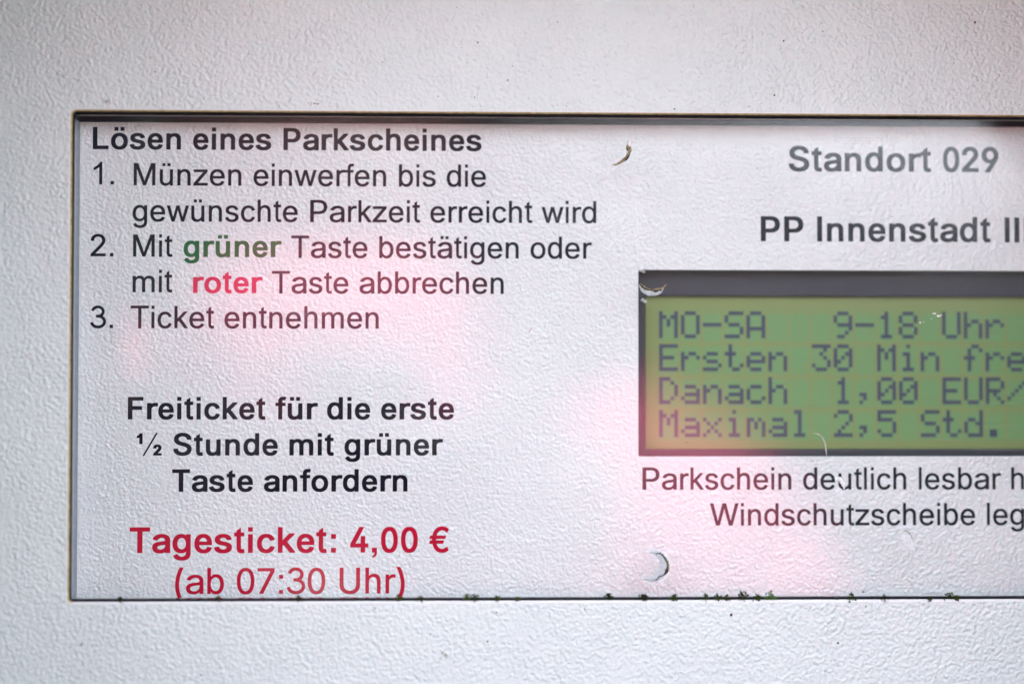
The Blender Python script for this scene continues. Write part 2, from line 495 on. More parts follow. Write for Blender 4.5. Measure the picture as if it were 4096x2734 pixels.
    '[300,703],[282,633],[277,630],[264,630],[234,637],[213,632],[206,627],[195,616],[186,588],[186,526],[277,525],[283,522],[284,447],[282,442],[278,440],'
    '[188,440],[185,438],[185,4],[178,0],[97,0],[92,7],[92,438],[89,440],[16,440],[11,442],[9,447],[9,521],[14,525],[92,526],[93,591],[98,634],[113,669],'
    '[128,689],[142,702],[174,720],[208,727],[261,726],[287,720]]]],"g":[556,[[[497,522],[499,517],[499,-36],[490,-83],[475,-117],[452,-147],[418,-175],'
    '[382,-192],[334,-205],[284,-210],[222,-207],[178,-198],[127,-176],[96,-152],[75,-129],[54,-96],[56,-86],[123,-47],[139,-46],[143,-48],[163,-74],[181,'
    '-92],[201,-106],[224,-116],[251,-121],[274,-122],[303,-119],[336,-108],[353,-98],[370,-84],[385,-63],[390,-51],[396,-19],[396,62],[394,63],[381,46],'
    '[361,29],[326,10],[282,1],[231,1],[192,8],[158,20],[124,41],[95,67],[75,93],[53,137],[41,174],[34,222],[32,279],[38,329],[47,368],[67,417],[89,452],'
    '[121,485],[149,505],[172,516],[198,525],[229,530],[286,530],[314,525],[330,519],[357,504],[375,491],[398,465],[399,518],[402,523],[492,524]],[[356,'
    '399],[330,423],[309,433],[276,441],[252,440],[221,431],[196,415],[177,396],[158,366],[147,336],[138,287],[138,239],[144,201],[154,169],[171,140],[186,'
    '123],[213,103],[232,95],[259,90],[287,91],[312,98],[332,108],[349,121],[366,140],[377,159],[388,189],[395,219],[398,243],[397,284],[391,326],[382,356],'
    '[372,377]]]],"h":[556,[[[433,501],[453,477],[471,444],[482,407],[487,373],[489,7],[487,2],[482,0],[392,0],[385,4],[385,347],[381,371],[368,404],[346,'
    '431],[321,446],[283,453],[264,451],[242,445],[215,429],[198,412],[188,398],[175,369],[169,333],[168,4],[162,0],[73,0],[68,2],[66,7],[66,708],[68,713],'
    '[73,715],[162,715],[168,711],[169,487],[190,507],[224,528],[257,540],[296,545],[337,544],[369,537],[407,521]]]],"i":[222,[[[159,521],[160,-1],[156,-4],'
    '[66,-4],[62,1],[63,519],[67,522]],[[159,718],[159,614],[64,613],[63,718]]]],"k":[500,[[[482,536],[484,527],[481,521],[285,306],[497,17],[500,11],[498,'
    '2],[493,0],[384,0],[378,3],[207,234],[168,194],[167,3],[161,0],[73,0],[68,2],[66,7],[66,708],[68,713],[73,715],[161,715],[167,711],[168,322],[179,331],'
    '[367,536],[477,538]]]],"l":[222,[[[157,718],[157,-1],[153,-4],[63,-4],[60,1],[60,717],[64,720]]]],"m":[833,[[[712,492],[736,466],[750,442],[761,411],'
    '[766,381],[768,7],[766,2],[761,0],[669,0],[663,4],[662,353],[660,372],[652,396],[634,417],[607,433],[573,441],[556,440],[531,433],[504,417],[483,392],'
    '[472,362],[469,343],[469,7],[467,2],[462,0],[371,0],[364,4],[364,364],[355,394],[333,420],[304,436],[277,441],[242,435],[223,426],[208,415],[187,389],'
    '[179,374],[173,352],[170,323],[170,4],[163,0],[73,0],[68,2],[66,7],[66,514],[68,519],[73,521],[164,521],[169,516],[169,471],[201,501],[239,521],[277,'
    '530],[336,529],[363,521],[391,506],[412,486],[434,453],[465,487],[486,502],[518,518],[557,529],[619,530],[643,526],[679,513]]]],"n":[556,[[[429,491],'
    '[449,470],[467,442],[478,412],[486,374],[489,339],[489,7],[487,2],[482,0],[392,0],[385,4],[385,338],[382,357],[371,389],[360,406],[346,420],[316,436],'
    '[299,440],[279,441],[243,433],[213,416],[203,407],[187,386],[174,356],[169,324],[168,4],[162,0],[73,0],[68,2],[66,7],[66,517],[68,522],[73,524],[163,'
    '523],[166,518],[167,470],[184,489],[212,508],[247,523],[281,530],[334,530],[369,523],[407,507]]]],"o":[556,[[[441,471],[473,432],[496,389],[510,347],'
    '[519,291],[519,227],[511,176],[501,142],[491,118],[467,78],[442,49],[404,20],[368,3],[324,-9],[302,-11],[249,-11],[216,-6],[176,7],[136,29],[101,59],'
    '[72,101],[49,151],[36,208],[34,236],[34,282],[40,333],[54,382],[82,434],[100,458],[118,476],[151,500],[194,520],[246,530],[307,530],[358,520],[401,'
    '501]],[[370,398],[347,419],[322,433],[291,441],[276,442],[254,440],[228,432],[202,416],[188,403],[173,385],[158,357],[147,322],[140,283],[140,234],'
    '[145,202],[158,162],[175,131],[194,109],[225,88],[243,82],[266,78],[297,79],[324,87],[347,99],[371,121],[394,159],[405,188],[411,218],[414,239],[414,'
    '279],[409,313],[398,349],[390,369]]]],"r":[333,[[[343,527],[345,522],[345,439],[343,434],[322,432],[278,436],[251,431],[231,423],[214,413],[196,397],'
    '[182,376],[174,356],[170,333],[169,3],[163,0],[68,1],[65,7],[66,521],[72,524],[163,523],[167,518],[168,477],[189,497],[207,510],[242,525],[269,530],'
    '[334,530]]]],"s":[500,[[[401,486],[427,457],[446,423],[454,402],[453,393],[448,388],[372,371],[358,372],[336,409],[314,429],[288,441],[253,446],[209,'
    '438],[184,426],[167,410],[160,401],[156,389],[155,374],[159,359],[166,348],[180,336],[194,328],[222,318],[333,292],[364,282],[401,265],[432,240],[447,'
    '219],[455,204],[464,171],[464,132],[461,116],[456,98],[443,73],[432,58],[413,39],[382,18],[336,-1],[299,-9],[274,-11],[217,-11],[192,-9],[141,4],[104,'
    '22],[74,46],[52,74],[34,116],[31,134],[34,140],[114,157],[131,157],[134,154],[143,129],[152,116],[173,96],[203,82],[246,75],[271,78],[293,83],[309,89],'
    '[326,99],[340,112],[347,122],[354,141],[354,149],[350,164],[344,174],[331,187],[313,197],[297,203],[172,233],[149,240],[108,260],[77,286],[62,308],[54,'
    '324],[46,362],[49,406],[55,427],[65,447],[79,466],[94,481],[121,500],[146,512],[171,521],[209,529],[284,530],[319,525],[354,514],[378,502]]]],"t":[278,'
    '[[[172,688],[174,683],[174,560],[256,559],[261,553],[261,476],[259,471],[254,469],[177,469],[174,466],[175,128],[178,114],[184,101],[196,90],[213,86],'
    '[239,91],[253,91],[258,87],[271,14],[271,6],[261,-1],[233,-6],[188,-6],[155,2],[126,19],[111,36],[98,58],[86,96],[82,136],[82,467],[79,469],[23,469],'
    '[18,474],[18,552],[19,557],[24,559],[82,559],[83,636],[168,688]]]],"u":[556,[[[484,517],[486,512],[485,-2],[479,-5],[389,-4],[386,1],[386,49],[363,26],'
    '[337,9],[308,-3],[269,-11],[222,-11],[196,-7],[163,3],[136,18],[108,43],[90,68],[75,102],[66,142],[64,167],[65,516],[71,519],[159,519],[166,514],[166,'
    '191],[170,161],[183,127],[191,114],[206,100],[231,85],[248,80],[271,78],[308,85],[327,94],[342,105],[366,134],[378,166],[384,202],[384,515],[391,519],'
    '[479,519]]]],"w":[722,[[[714,517],[716,506],[563,2],[558,0],[468,0],[462,3],[361,363],[335,264],[260,3],[253,0],[164,0],[159,2],[8,499],[6,512],[8,'
    '517],[13,519],[107,519],[113,516],[212,154],[243,278],[309,517],[314,519],[409,519],[415,516],[511,156],[545,288],[610,516],[616,519],[709,519]]]],'
    '"z":[500,[[[468,517],[470,512],[470,446],[467,438],[174,92],[177,90],[474,90],[479,83],[479,7],[477,2],[472,0],[27,0],[22,2],[20,7],[20,71],[22,76],'
    '[323,427],[321,429],[33,429],[29,436],[29,512],[31,517],[36,519],[463,519]]]],"\\u00e4":[556,[[[464,478],[483,456],[500,428],[510,397],[514,371],[514,'
    '7],[512,2],[507,0],[407,0],[403,6],[402,47],[374,24],[343,7],[306,-6],[268,-11],[212,-11],[164,-3],[119,13],[88,34],[68,54],[55,72],[43,99],[36,131],'
    '[36,173],[39,191],[48,216],[62,237],[79,255],[97,267],[134,285],[199,301],[268,311],[344,319],[378,325],[395,334],[401,352],[395,387],[382,409],[370,'
    '421],[353,431],[337,437],[312,442],[288,444],[264,441],[246,437],[218,427],[188,406],[171,386],[161,369],[157,368],[142,368],[56,390],[52,394],[52,'
    '402],[65,429],[81,452],[114,482],[159,507],[208,522],[257,530],[322,530],[383,520],[412,510],[437,497]],[[401,244],[343,234],[249,222],[194,207],[172,'
    '194],[161,182],[154,171],[150,143],[155,123],[167,107],[181,95],[204,84],[226,79],[244,76],[281,78],[306,83],[329,92],[363,114],[378,130],[390,148],'
    '[400,181]],[[235,716],[236,617],[137,617],[137,715]],[[397,715],[397,617],[298,617],[298,716]]]],"\\u00fc":[556,[[[484,517],[486,512],[485,-2],[479,'
    '-5],[389,-4],[386,1],[386,49],[363,26],[337,9],[308,-3],[269,-11],[222,-11],[196,-7],[163,3],[136,18],[108,43],[90,68],[75,102],[66,142],[64,167],[65,'
    '516],[71,519],[159,519],[166,514],[166,191],[170,161],[183,127],[191,114],[206,100],[231,85],[248,80],[271,78],[308,85],[327,94],[342,105],[366,134],'
    '[378,166],[384,202],[384,515],[391,519],[479,519]],[[243,715],[243,617],[144,617],[145,716]],[[406,715],[405,617],[307,617],[307,716]]]]},'
    '"B":{"L":[611,[[[223,716],[224,122],[576,121],[578,118],[577,1],[77,1],[76,714],[79,716]]]],"P":[667,[[[559,649],[580,626],[605,582],[615,551],[622,'
    '502],[622,459],[613,407],[596,363],[574,330],[549,305],[516,282],[481,265],[441,254],[392,248],[220,247],[217,9],[211,3],[204,1],[87,1],[77,6],[72,18],'
    '[72,698],[77,711],[87,715],[386,715],[416,712],[461,703],[496,691],[526,675]],[[451,556],[436,571],[423,580],[402,590],[377,596],[344,600],[220,599],'
    '[219,363],[363,364],[403,373],[436,391],[452,408],[465,429],[471,446],[476,473],[476,489],[472,513],[463,538]]]],"S":[667,[[[547,659],[575,627],[595,'
    '591],[606,542],[605,513],[598,505],[592,504],[469,505],[463,512],[460,528],[451,551],[442,563],[428,577],[412,588],[384,601],[341,610],[316,610],[293,'
    '606],[271,600],[244,587],[229,576],[212,556],[203,537],[200,517],[204,502],[215,484],[247,460],[271,449],[307,437],[431,405],[487,385],[511,373],[543,'
    '353],[577,323],[597,296],[605,281],[612,257],[618,224],[617,186],[611,148],[602,123],[582,88],[572,75],[544,49],[496,19],[448,2],[382,-10],[296,-11],'
    '[261,-9],[223,-2],[164,17],[117,44],[83,76],[65,99],[52,126],[40,163],[35,197],[37,214],[43,221],[49,222],[177,221],[183,214],[188,191],[197,169],[206,'
    '156],[220,142],[237,130],[258,120],[289,111],[327,106],[359,110],[387,117],[410,126],[430,137],[449,154],[462,171],[471,192],[472,212],[470,223],[459,'
    '242],[429,265],[376,287],[232,325],[183,343],[159,354],[127,374],[93,404],[73,433],[64,453],[55,499],[55,537],[63,578],[70,598],[88,628],[105,649],'
    '[121,664],[152,686],[173,697],[224,716],[284,726],[379,726],[434,717],[469,706],[494,695],[531,672]]]],"T":[611,[[[589,716],[589,596],[381,594],[380,'
    '2],[377,0],[233,1],[232,593],[229,595],[23,596],[23,715]]]],"F":[611,[[[564,716],[565,598],[563,595],[222,594],[222,426],[521,425],[522,422],[522,306],'
    '[519,304],[222,303],[221,1],[73,1],[73,715]]]],"I":[278,[[[212,716],[212,2],[209,0],[69,0],[68,3],[68,714],[71,716]]]],"a":[556,[[[483,479],[507,452],'
    '[523,424],[530,403],[536,366],[536,17],[532,4],[522,0],[407,0],[396,7],[392,22],[357,4],[317,-7],[281,-11],[222,-11],[188,-7],[148,3],[112,19],[86,38],'
    '[70,53],[54,76],[42,106],[36,132],[35,168],[40,204],[52,232],[66,251],[77,262],[99,278],[149,300],[221,315],[368,333],[387,339],[391,343],[392,351],'
    '[386,376],[381,386],[369,399],[341,415],[307,421],[263,415],[234,402],[218,391],[203,376],[188,353],[179,349],[148,349],[64,370],[57,374],[53,379],[51,'
    '388],[53,406],[64,427],[85,456],[111,478],[138,496],[162,507],[212,522],[266,530],[334,530],[389,522],[437,507],[463,493]],[[392,227],[276,212],[223,'
    '200],[202,188],[188,176],[180,156],[183,142],[189,131],[201,118],[214,110],[237,103],[258,99],[278,99],[324,110],[358,131],[380,157],[391,186]]]],'
    '"c":[556,[[[479,470],[501,446],[525,404],[532,379],[532,368],[528,357],[517,352],[444,334],[412,334],[401,342],[393,361],[381,379],[366,395],[349,406],'
    '[328,415],[301,420],[264,412],[247,403],[229,389],[212,370],[199,348],[183,297],[180,277],[180,241],[184,216],[192,188],[211,150],[225,133],[243,118],'
    '[262,108],[278,103],[293,100],[316,101],[338,108],[356,117],[382,141],[392,156],[403,181],[413,188],[447,189],[524,170],[532,161],[532,133],[517,98],'
    '[494,64],[461,34],[423,12],[376,-5],[328,-11],[271,-11],[219,-3],[192,5],[166,18],[131,41],[96,78],[69,121],[53,164],[43,221],[43,297],[53,354],[72,'
    '403],[100,447],[132,479],[174,506],[218,522],[267,530],[333,530],[386,521],[412,512],[438,500]]]],"d":[611,[[[541,711],[545,698],[545,17],[543,8],[538,'
    '2],[532,0],[424,0],[418,2],[413,8],[409,26],[369,2],[342,-7],[309,-11],[257,-11],[208,-3],[167,13],[126,41],[97,73],[68,122],[50,176],[41,233],[40,'
    '282],[43,322],[54,381],[75,433],[99,469],[129,501],[159,522],[182,533],[207,542],[251,550],[328,549],[372,537],[408,516],[409,698],[411,707],[417,713],'
    '[423,715],[531,715]],[[371,398],[351,417],[324,431],[301,436],[269,432],[239,417],[218,397],[202,373],[193,353],[183,318],[179,288],[179,253],[185,'
    '212],[195,182],[216,146],[237,125],[262,110],[296,103],[317,107],[343,118],[361,131],[374,146],[385,162],[395,183],[405,216],[409,239],[409,303],[405,'
    '327],[396,356],[385,379]]]],"e":[556,[[[447,476],[466,457],[483,433],[498,406],[511,372],[520,329],[524,289],[524,231],[519,219],[509,215],[174,215],'
    '[171,211],[183,173],[201,143],[218,126],[232,117],[249,108],[272,101],[289,99],[309,101],[324,105],[346,115],[368,135],[387,168],[397,174],[429,174],'
    '[507,155],[514,147],[514,121],[501,91],[487,69],[461,41],[431,20],[406,8],[377,-2],[336,-10],[263,-11],[209,-4],[172,9],[152,19],[125,37],[94,67],[64,'
    '112],[44,164],[35,214],[34,288],[43,346],[59,396],[86,441],[113,472],[152,501],[174,512],[203,522],[249,530],[313,530],[359,522],[389,512],[414,500]],'
    '[[354,384],[331,405],[306,416],[278,420],[247,412],[224,399],[200,377],[183,350],[174,322],[382,321],[383,324],[375,351],[366,368]]]],"f":[333,[[[352,'
    '712],[356,701],[356,688],[334,613],[323,608],[294,608],[272,614],[259,611],[251,607],[242,597],[234,577],[232,536],[234,533],[324,532],[334,528],[339,'
    '516],[339,442],[334,429],[326,425],[236,425],[233,423],[232,18],[231,9],[226,4],[219,1],[114,2],[105,8],[102,18],[102,423],[99,425],[24,425],[16,429],'
    '[11,442],[13,524],[18,530],[24,532],[102,533],[103,599],[106,623],[114,648],[137,682],[156,699],[173,710],[202,721],[242,728],[303,726],[338,718]]]],'
    '"g":[611,[[[541,519],[545,507],[545,-31],[537,-74],[522,-111],[505,-136],[490,-151],[458,-175],[433,-187],[408,-196],[362,-206],[336,-209],[258,-209],'
    '[224,-205],[173,-191],[137,-173],[109,-154],[96,-141],[69,-106],[62,-87],[64,-72],[68,-65],[136,-28],[173,-26],[182,-31],[214,-69],[229,-80],[249,-90],'
    '[291,-99],[304,-99],[333,-93],[357,-85],[372,-76],[389,-60],[396,-51],[407,-19],[409,24],[406,26],[366,4],[336,-4],[311,-6],[239,-5],[197,4],[161,19],'
    '[128,40],[100,67],[74,104],[59,137],[49,172],[41,221],[40,269],[45,324],[59,379],[78,419],[106,459],[131,483],[153,498],[179,512],[218,525],[253,530],'
    '[314,530],[337,527],[369,518],[409,495],[413,516],[418,521],[424,524],[531,524]],[[369,383],[353,397],[328,411],[302,417],[274,415],[247,403],[224,'
    '386],[207,364],[194,341],[184,311],[179,278],[179,241],[185,203],[199,168],[216,143],[234,127],[257,114],[279,108],[303,106],[323,110],[342,118],[356,'
    '126],[375,144],[386,159],[396,179],[402,197],[409,228],[409,291],[401,326],[392,348],[381,368]]]],"h":[611,[[[481,508],[503,484],[523,450],[532,426],'
    '[541,378],[542,18],[538,6],[528,1],[418,1],[412,3],[405,9],[404,18],[404,339],[401,358],[397,373],[387,394],[372,412],[357,423],[341,431],[311,436],'
    '[278,428],[261,420],[244,407],[227,386],[218,368],[212,347],[209,321],[209,18],[207,9],[201,3],[194,1],[84,1],[74,6],[70,18],[70,698],[74,711],[84,'
    '715],[194,715],[201,713],[206,708],[209,698],[209,518],[248,537],[284,547],[303,550],[372,550],[404,545],[433,536],[454,526]]]],"i":[278,[[[208,518],'
    '[209,2],[206,0],[74,0],[72,3],[73,517],[76,519]],[[208,716],[208,589],[73,590],[73,716]]]],"k":[556,[[[528,539],[532,529],[532,516],[529,507],[329,'
    '306],[546,36],[549,27],[549,13],[546,5],[538,1],[521,0],[421,0],[403,1],[397,4],[240,199],[224,216],[199,192],[199,14],[196,6],[188,1],[171,0],[94,0],'
    '[77,1],[70,4],[66,14],[66,702],[69,711],[77,715],[94,716],[171,716],[189,715],[197,708],[199,357],[383,540],[389,542],[407,544],[504,544],[522,542]]]],'
    '"m":[889,[[[776,482],[796,459],[810,434],[820,403],[825,372],[825,18],[823,9],[817,3],[811,1],[699,1],[693,3],[687,9],[685,18],[685,336],[682,361],'
    '[675,381],[669,389],[656,401],[633,412],[604,419],[572,412],[546,397],[525,374],[515,348],[514,18],[509,6],[499,1],[387,1],[380,3],[374,9],[372,18],'
    '[372,353],[362,382],[348,397],[329,410],[296,419],[269,413],[236,395],[215,372],[204,343],[201,323],[201,18],[200,9],[193,3],[187,1],[73,1],[62,9],[60,'
    '18],[60,504],[62,513],[68,519],[74,521],[186,521],[192,519],[197,513],[201,496],[236,516],[274,527],[294,530],[364,529],[399,520],[421,510],[444,492],'
    '[464,472],[481,487],[504,502],[527,513],[552,522],[597,530],[658,530],[687,526],[728,513],[746,505]]]],"n":[611,[[[488,481],[504,462],[522,433],[531,'
    '411],[540,367],[541,18],[537,6],[527,1],[417,1],[410,3],[404,9],[402,18],[402,331],[400,347],[388,376],[369,397],[344,412],[309,419],[271,408],[247,'
    '394],[224,367],[212,334],[209,312],[209,18],[207,9],[201,3],[194,1],[84,1],[74,6],[70,18],[70,507],[74,519],[84,524],[193,524],[199,521],[205,516],'
    '[208,496],[238,513],[273,525],[307,530],[369,530],[403,525],[433,516],[461,502]]]],"o":[611,[[[501,465],[528,433],[555,388],[570,342],[576,308],[579,'
    '277],[577,221],[565,157],[546,113],[528,85],[510,63],[480,37],[437,12],[392,-4],[337,-11],[263,-10],[216,-1],[184,10],[162,22],[121,51],[89,86],[64,'
    '129],[48,178],[40,228],[40,291],[44,321],[53,359],[72,404],[104,451],[140,483],[178,506],[229,523],[277,530],[342,530],[382,525],[403,520],[454,498]],'
    '[[395,379],[372,399],[351,411],[319,419],[298,419],[271,412],[248,401],[220,376],[205,354],[195,333],[184,292],[181,249],[185,219],[197,182],[210,156],'
    '[237,126],[258,112],[279,104],[299,100],[318,100],[347,107],[366,115],[384,129],[402,148],[415,167],[425,189],[434,221],[438,253],[436,281],[430,313],'
    '[422,336],[411,358]]]],"\\u00f6":[611,[[[501,465],[528,433],[555,388],[570,342],[576,308],[579,277],[577,221],[565,157],[546,113],[528,85],[510,63],'
    '[480,37],[437,12],[392,-4],[337,-11],[263,-10],[216,-1],[184,10],[162,22],[121,51],[89,86],[64,129],[48,178],[40,228],[40,291],[44,321],[53,359],[72,'
    '404],[104,451],[140,483],[178,506],[229,523],[277,530],[342,530],[382,525],[403,520],[454,498]],[[395,379],[372,399],[351,411],[319,419],[298,419],'
    '[271,412],[248,401],[220,376],[205,354],[195,333],[184,292],[181,249],[185,219],[197,182],[210,156],[237,126],[258,112],[279,104],[299,100],[318,100],'
    '[347,107],[366,115],[384,129],[402,148],[415,167],[425,189],[434,221],[438,253],[436,281],[430,313],[422,336],[411,358]],[[277,715],[277,594],[148,'
    '595],[148,716]],[[469,716],[469,594],[341,595],[341,716]]]],"r":[389,[[[411,524],[415,512],[415,427],[411,414],[402,410],[373,410],[333,415],[306,411],'
    '[279,403],[259,393],[243,381],[229,366],[219,347],[214,322],[214,18],[212,9],[206,3],[199,1],[79,1],[73,3],[67,9],[65,18],[65,506],[67,515],[78,522],'
    '[198,522],[209,515],[213,499],[253,518],[297,529],[384,530],[402,529]]]],"s":[556,[[[459,478],[483,451],[493,436],[506,409],[510,384],[508,377],[502,'
    '370],[419,354],[382,354],[374,358],[361,382],[337,406],[311,418],[278,424],[241,417],[219,408],[198,392],[188,373],[194,358],[203,349],[226,337],[264,'
    '325],[367,305],[418,290],[457,271],[489,245],[506,222],[516,197],[520,177],[520,136],[515,109],[508,93],[489,63],[472,46],[448,29],[407,9],[351,-6],'
    '[301,-11],[218,-10],[161,0],[137,8],[109,20],[72,46],[53,67],[32,104],[25,126],[24,143],[25,152],[32,158],[118,175],[154,175],[164,167],[178,138],[197,'
    '119],[229,104],[269,98],[312,104],[342,117],[364,136],[370,151],[364,167],[354,177],[341,185],[312,195],[198,218],[142,234],[102,254],[69,281],[57,'
    '299],[45,326],[40,356],[40,379],[44,406],[50,426],[74,462],[98,483],[143,508],[193,524],[243,530],[314,530],[364,523],[413,507],[434,496]]]],"t":[333,'
    '[[[208,696],[212,683],[213,571],[289,570],[298,566],[302,554],[302,473],[298,461],[289,456],[216,456],[212,453],[214,137],[220,118],[229,109],[237,'
    '107],[253,110],[287,110],[296,106],[300,96],[312,26],[311,7],[307,0],[288,-7],[259,-11],[197,-10],[161,0],[139,13],[123,28],[102,62],[93,91],[88,126],'
    '[87,454],[84,456],[32,457],[24,461],[20,472],[20,553],[24,566],[33,570],[87,571],[89,622],[203,696]]]],"u":[611,[[[534,513],[539,501],[539,12],[534,'
    '-1],[524,-5],[416,-5],[409,-2],[404,3],[401,22],[373,7],[334,-6],[299,-11],[244,-11],[207,-6],[177,3],[153,14],[127,33],[103,59],[87,87],[77,114],[69,'
    '154],[68,501],[72,513],[82,518],[192,518],[198,516],[205,509],[208,179],[220,144],[234,126],[248,115],[266,107],[298,100],[332,108],[362,125],[385,'
    '152],[396,179],[400,203],[400,501],[402,509],[408,516],[414,518],[524,518]]]],"\\u00fc":[611,[[[534,513],[539,501],[539,12],[534,-1],[524,-5],[416,-5],'
    '[409,-2],[404,3],[401,22],[373,7],[334,-6],[299,-11],[244,-11],[207,-6],[177,3],[153,14],[127,33],[103,59],[87,87],[77,114],[69,154],[68,501],[72,513],'
    '[82,518],[192,518],[198,516],[205,509],[208,179],[220,144],[234,126],[248,115],[266,107],[298,100],[332,108],[362,125],[385,152],[396,179],[400,203],'
    '[400,501],[402,509],[408,516],[414,518],[524,518]],[[272,715],[272,594],[143,595],[143,716]],[[463,716],[463,594],[334,595],[335,716]]]],"0":[556,'
    '[[[413,672],[443,639],[470,593],[492,529],[504,473],[511,396],[511,311],[504,232],[488,163],[472,118],[456,87],[429,49],[413,34],[392,18],[361,2],[316,'
    '-10],[251,-11],[211,-5],[186,4],[164,15],[141,33],[121,52],[102,78],[83,112],[60,174],[50,222],[44,268],[40,369],[46,459],[56,514],[65,548],[77,579],'
    '[92,611],[123,656],[158,687],[197,707],[241,717],[321,716],[344,711],[369,702]],[[330,572],[307,592],[281,602],[258,598],[237,586],[212,558],[194,524],'
    '[179,477],[171,432],[168,387],[168,318],[174,257],[188,199],[205,159],[226,131],[243,117],[272,105],[287,107],[311,118],[332,138],[343,153],[358,183],'
    '[367,208],[377,252],[381,279],[385,331],[385,376],[376,462],[368,494],[357,527],[342,556]]]],"1":[556,[[[392,718],[392,2],[389,0],[258,0],[256,3],[256,'
    '514],[252,514],[214,482],[151,440],[81,414],[79,417],[79,537],[139,562],[203,604],[255,659],[282,718]]]],"2":[556,[[[434,661],[454,641],[471,616],[485,'
    '587],[494,552],[496,534],[496,484],[491,454],[481,422],[471,401],[448,364],[402,306],[224,116],[493,115],[499,113],[506,107],[507,99],[506,9],[500,3],'
    '[493,1],[39,1],[33,3],[27,9],[25,18],[25,88],[29,101],[267,353],[314,406],[345,451],[355,472],[361,499],[361,519],[358,532],[350,553],[339,568],[322,'
    '583],[304,593],[281,601],[258,604],[238,600],[212,588],[194,575],[185,564],[169,534],[164,513],[161,486],[154,478],[148,476],[34,478],[28,484],[26,'
    '492],[29,537],[42,587],[57,617],[76,644],[96,664],[128,687],[159,702],[182,710],[214,716],[302,718],[336,712],[368,702],[394,690]]]],"4":[556,[[[394,'
    '713],[399,701],[396,682],[172,259],[174,258],[308,258],[310,456],[316,461],[322,464],[426,463],[433,459],[437,448],[438,259],[441,258],[508,257],[517,'
    '253],[521,241],[521,157],[517,146],[508,141],[438,140],[438,18],[433,6],[423,1],[322,1],[313,6],[309,17],[308,141],[32,142],[24,146],[20,157],[20,238],'
    '[28,258],[269,711],[282,718],[384,718]]]],"9":[556,[[[444,660],[471,629],[495,588],[507,553],[515,512],[516,449],[514,428],[503,383],[485,334],[463,'
    '293],[433,243],[267,-7],[257,-11],[133,-10],[127,-3],[125,4],[128,24],[278,247],[276,249],[239,249],[207,253],[184,258],[152,270],[119,290],[104,303],'
    '[86,322],[69,347],[58,368],[48,396],[41,424],[38,457],[38,501],[40,524],[48,561],[58,588],[83,631],[94,645],[121,671],[167,698],[202,711],[221,715],'
    '[241,718],[313,718],[347,712],[378,702],[399,692],[424,677]],[[350,564],[334,580],[313,593],[291,601],[271,602],[247,596],[228,586],[207,567],[194,'
    '551],[180,522],[175,502],[175,456],[182,432],[192,411],[208,389],[227,373],[246,363],[268,356],[278,355],[298,359],[319,368],[335,378],[347,389],[361,'
    '407],[377,444],[381,468],[381,487],[376,516],[368,536]]]],",":[278,[[[208,137],[209,3],[198,-61],[164,-114],[92,-153],[69,-102],[115,-68],[133,-31],'
    '[135,-2],[133,0],[64,1],[64,136],[67,138]]]],":":[333,[[[234,137],[234,1],[98,1],[98,137]],[[234,518],[234,383],[98,383],[98,518]]]],"\\u20ac":[556,'
    '[[[523,668],[538,651],[540,634],[506,556],[501,554],[476,554],[429,590],[412,600],[386,610],[359,615],[343,615],[323,611],[291,597],[267,580],[251,'
    '564],[223,522],[205,477],[208,474],[458,473],[466,466],[466,449],[435,379],[427,376],[192,376],[190,373],[190,342],[193,339],[402,339],[409,336],[412,'
    '329],[412,316],[381,244],[373,241],[207,241],[206,239],[209,227],[219,201],[237,170],[249,154],[269,134],[304,112],[341,101],[353,100],[371,103],[402,'
    '112],[427,124],[473,157],[499,157],[506,152],[536,84],[537,63],[523,46],[491,23],[454,5],[421,-5],[376,-11],[328,-11],[289,-6],[254,4],[221,20],[189,'
    '42],[162,68],[144,89],[125,118],[103,164],[89,204],[80,241],[3,241],[-5,247],[-6,264],[19,336],[26,339],[68,339],[71,341],[70,376],[3,376],[-3,379],'
    '[-6,384],[-6,399],[15,463],[19,471],[26,474],[81,475],[90,516],[105,557],[120,588],[139,620],[156,642],[184,670],[213,691],[249,710],[274,718],[314,'
    '726],[369,728],[398,725],[433,717],[463,706],[489,692]]]],"\\u00bd":[834,[[[169,708],[171,702],[171,371],[164,364],[147,363],[71,364],[66,367],[64,'
    '373],[64,568],[62,569],[23,554],[7,553],[-14,556],[-18,563],[-17,621],[-14,626],[14,638],[41,655],[64,681],[76,707],[81,711],[146,712],[163,711]],'
    '[[746,324],[762,302],[772,271],[774,234],[767,207],[753,179],[730,149],[662,77],[664,75],[752,74],[768,72],[774,70],[779,59],[780,22],[776,7],[767,2],'
    '[748,0],[538,0],[521,1],[511,6],[508,14],[508,54],[510,63],[639,199],[660,229],[665,248],[662,261],[657,269],[642,280],[625,266],[618,251],[615,232],'
    '[607,225],[584,222],[518,225],[509,232],[508,254],[514,286],[526,310],[539,326],[557,338],[581,350],[618,356],[651,357],[693,352],[724,340]],[[657,'
    '726],[229,-9],[224,-12],[166,-12],[172,1],[595,725],[599,727]]]]}}')

# ---------------------------------------------------------------- the ground the machine stands on
bm = bmesh.new()
S = 60.0
bm.faces.new([bm.verts.new(v) for v in ((-S, -S, 0), (S, -S, 0), (S, S, 0), (-S, S, 0))])
ground = obj('ground', bm, plain('grey_paving', (0.075, 0.075, 0.072), 0.85, 1.4, 0.25, 0.01))
ground['kind'] = 'structure'

# ---------------------------------------------------------------- ticket machine
OX0, OX1, OZ0, OZ1 = 0.0, 175.0, 0.0, 79.0        # opening in the front plate
machine = thing('ticket_machine', 'white textured parking ticket machine front with instruction window and green display',
                'ticket machine', P(90, 0, 0))

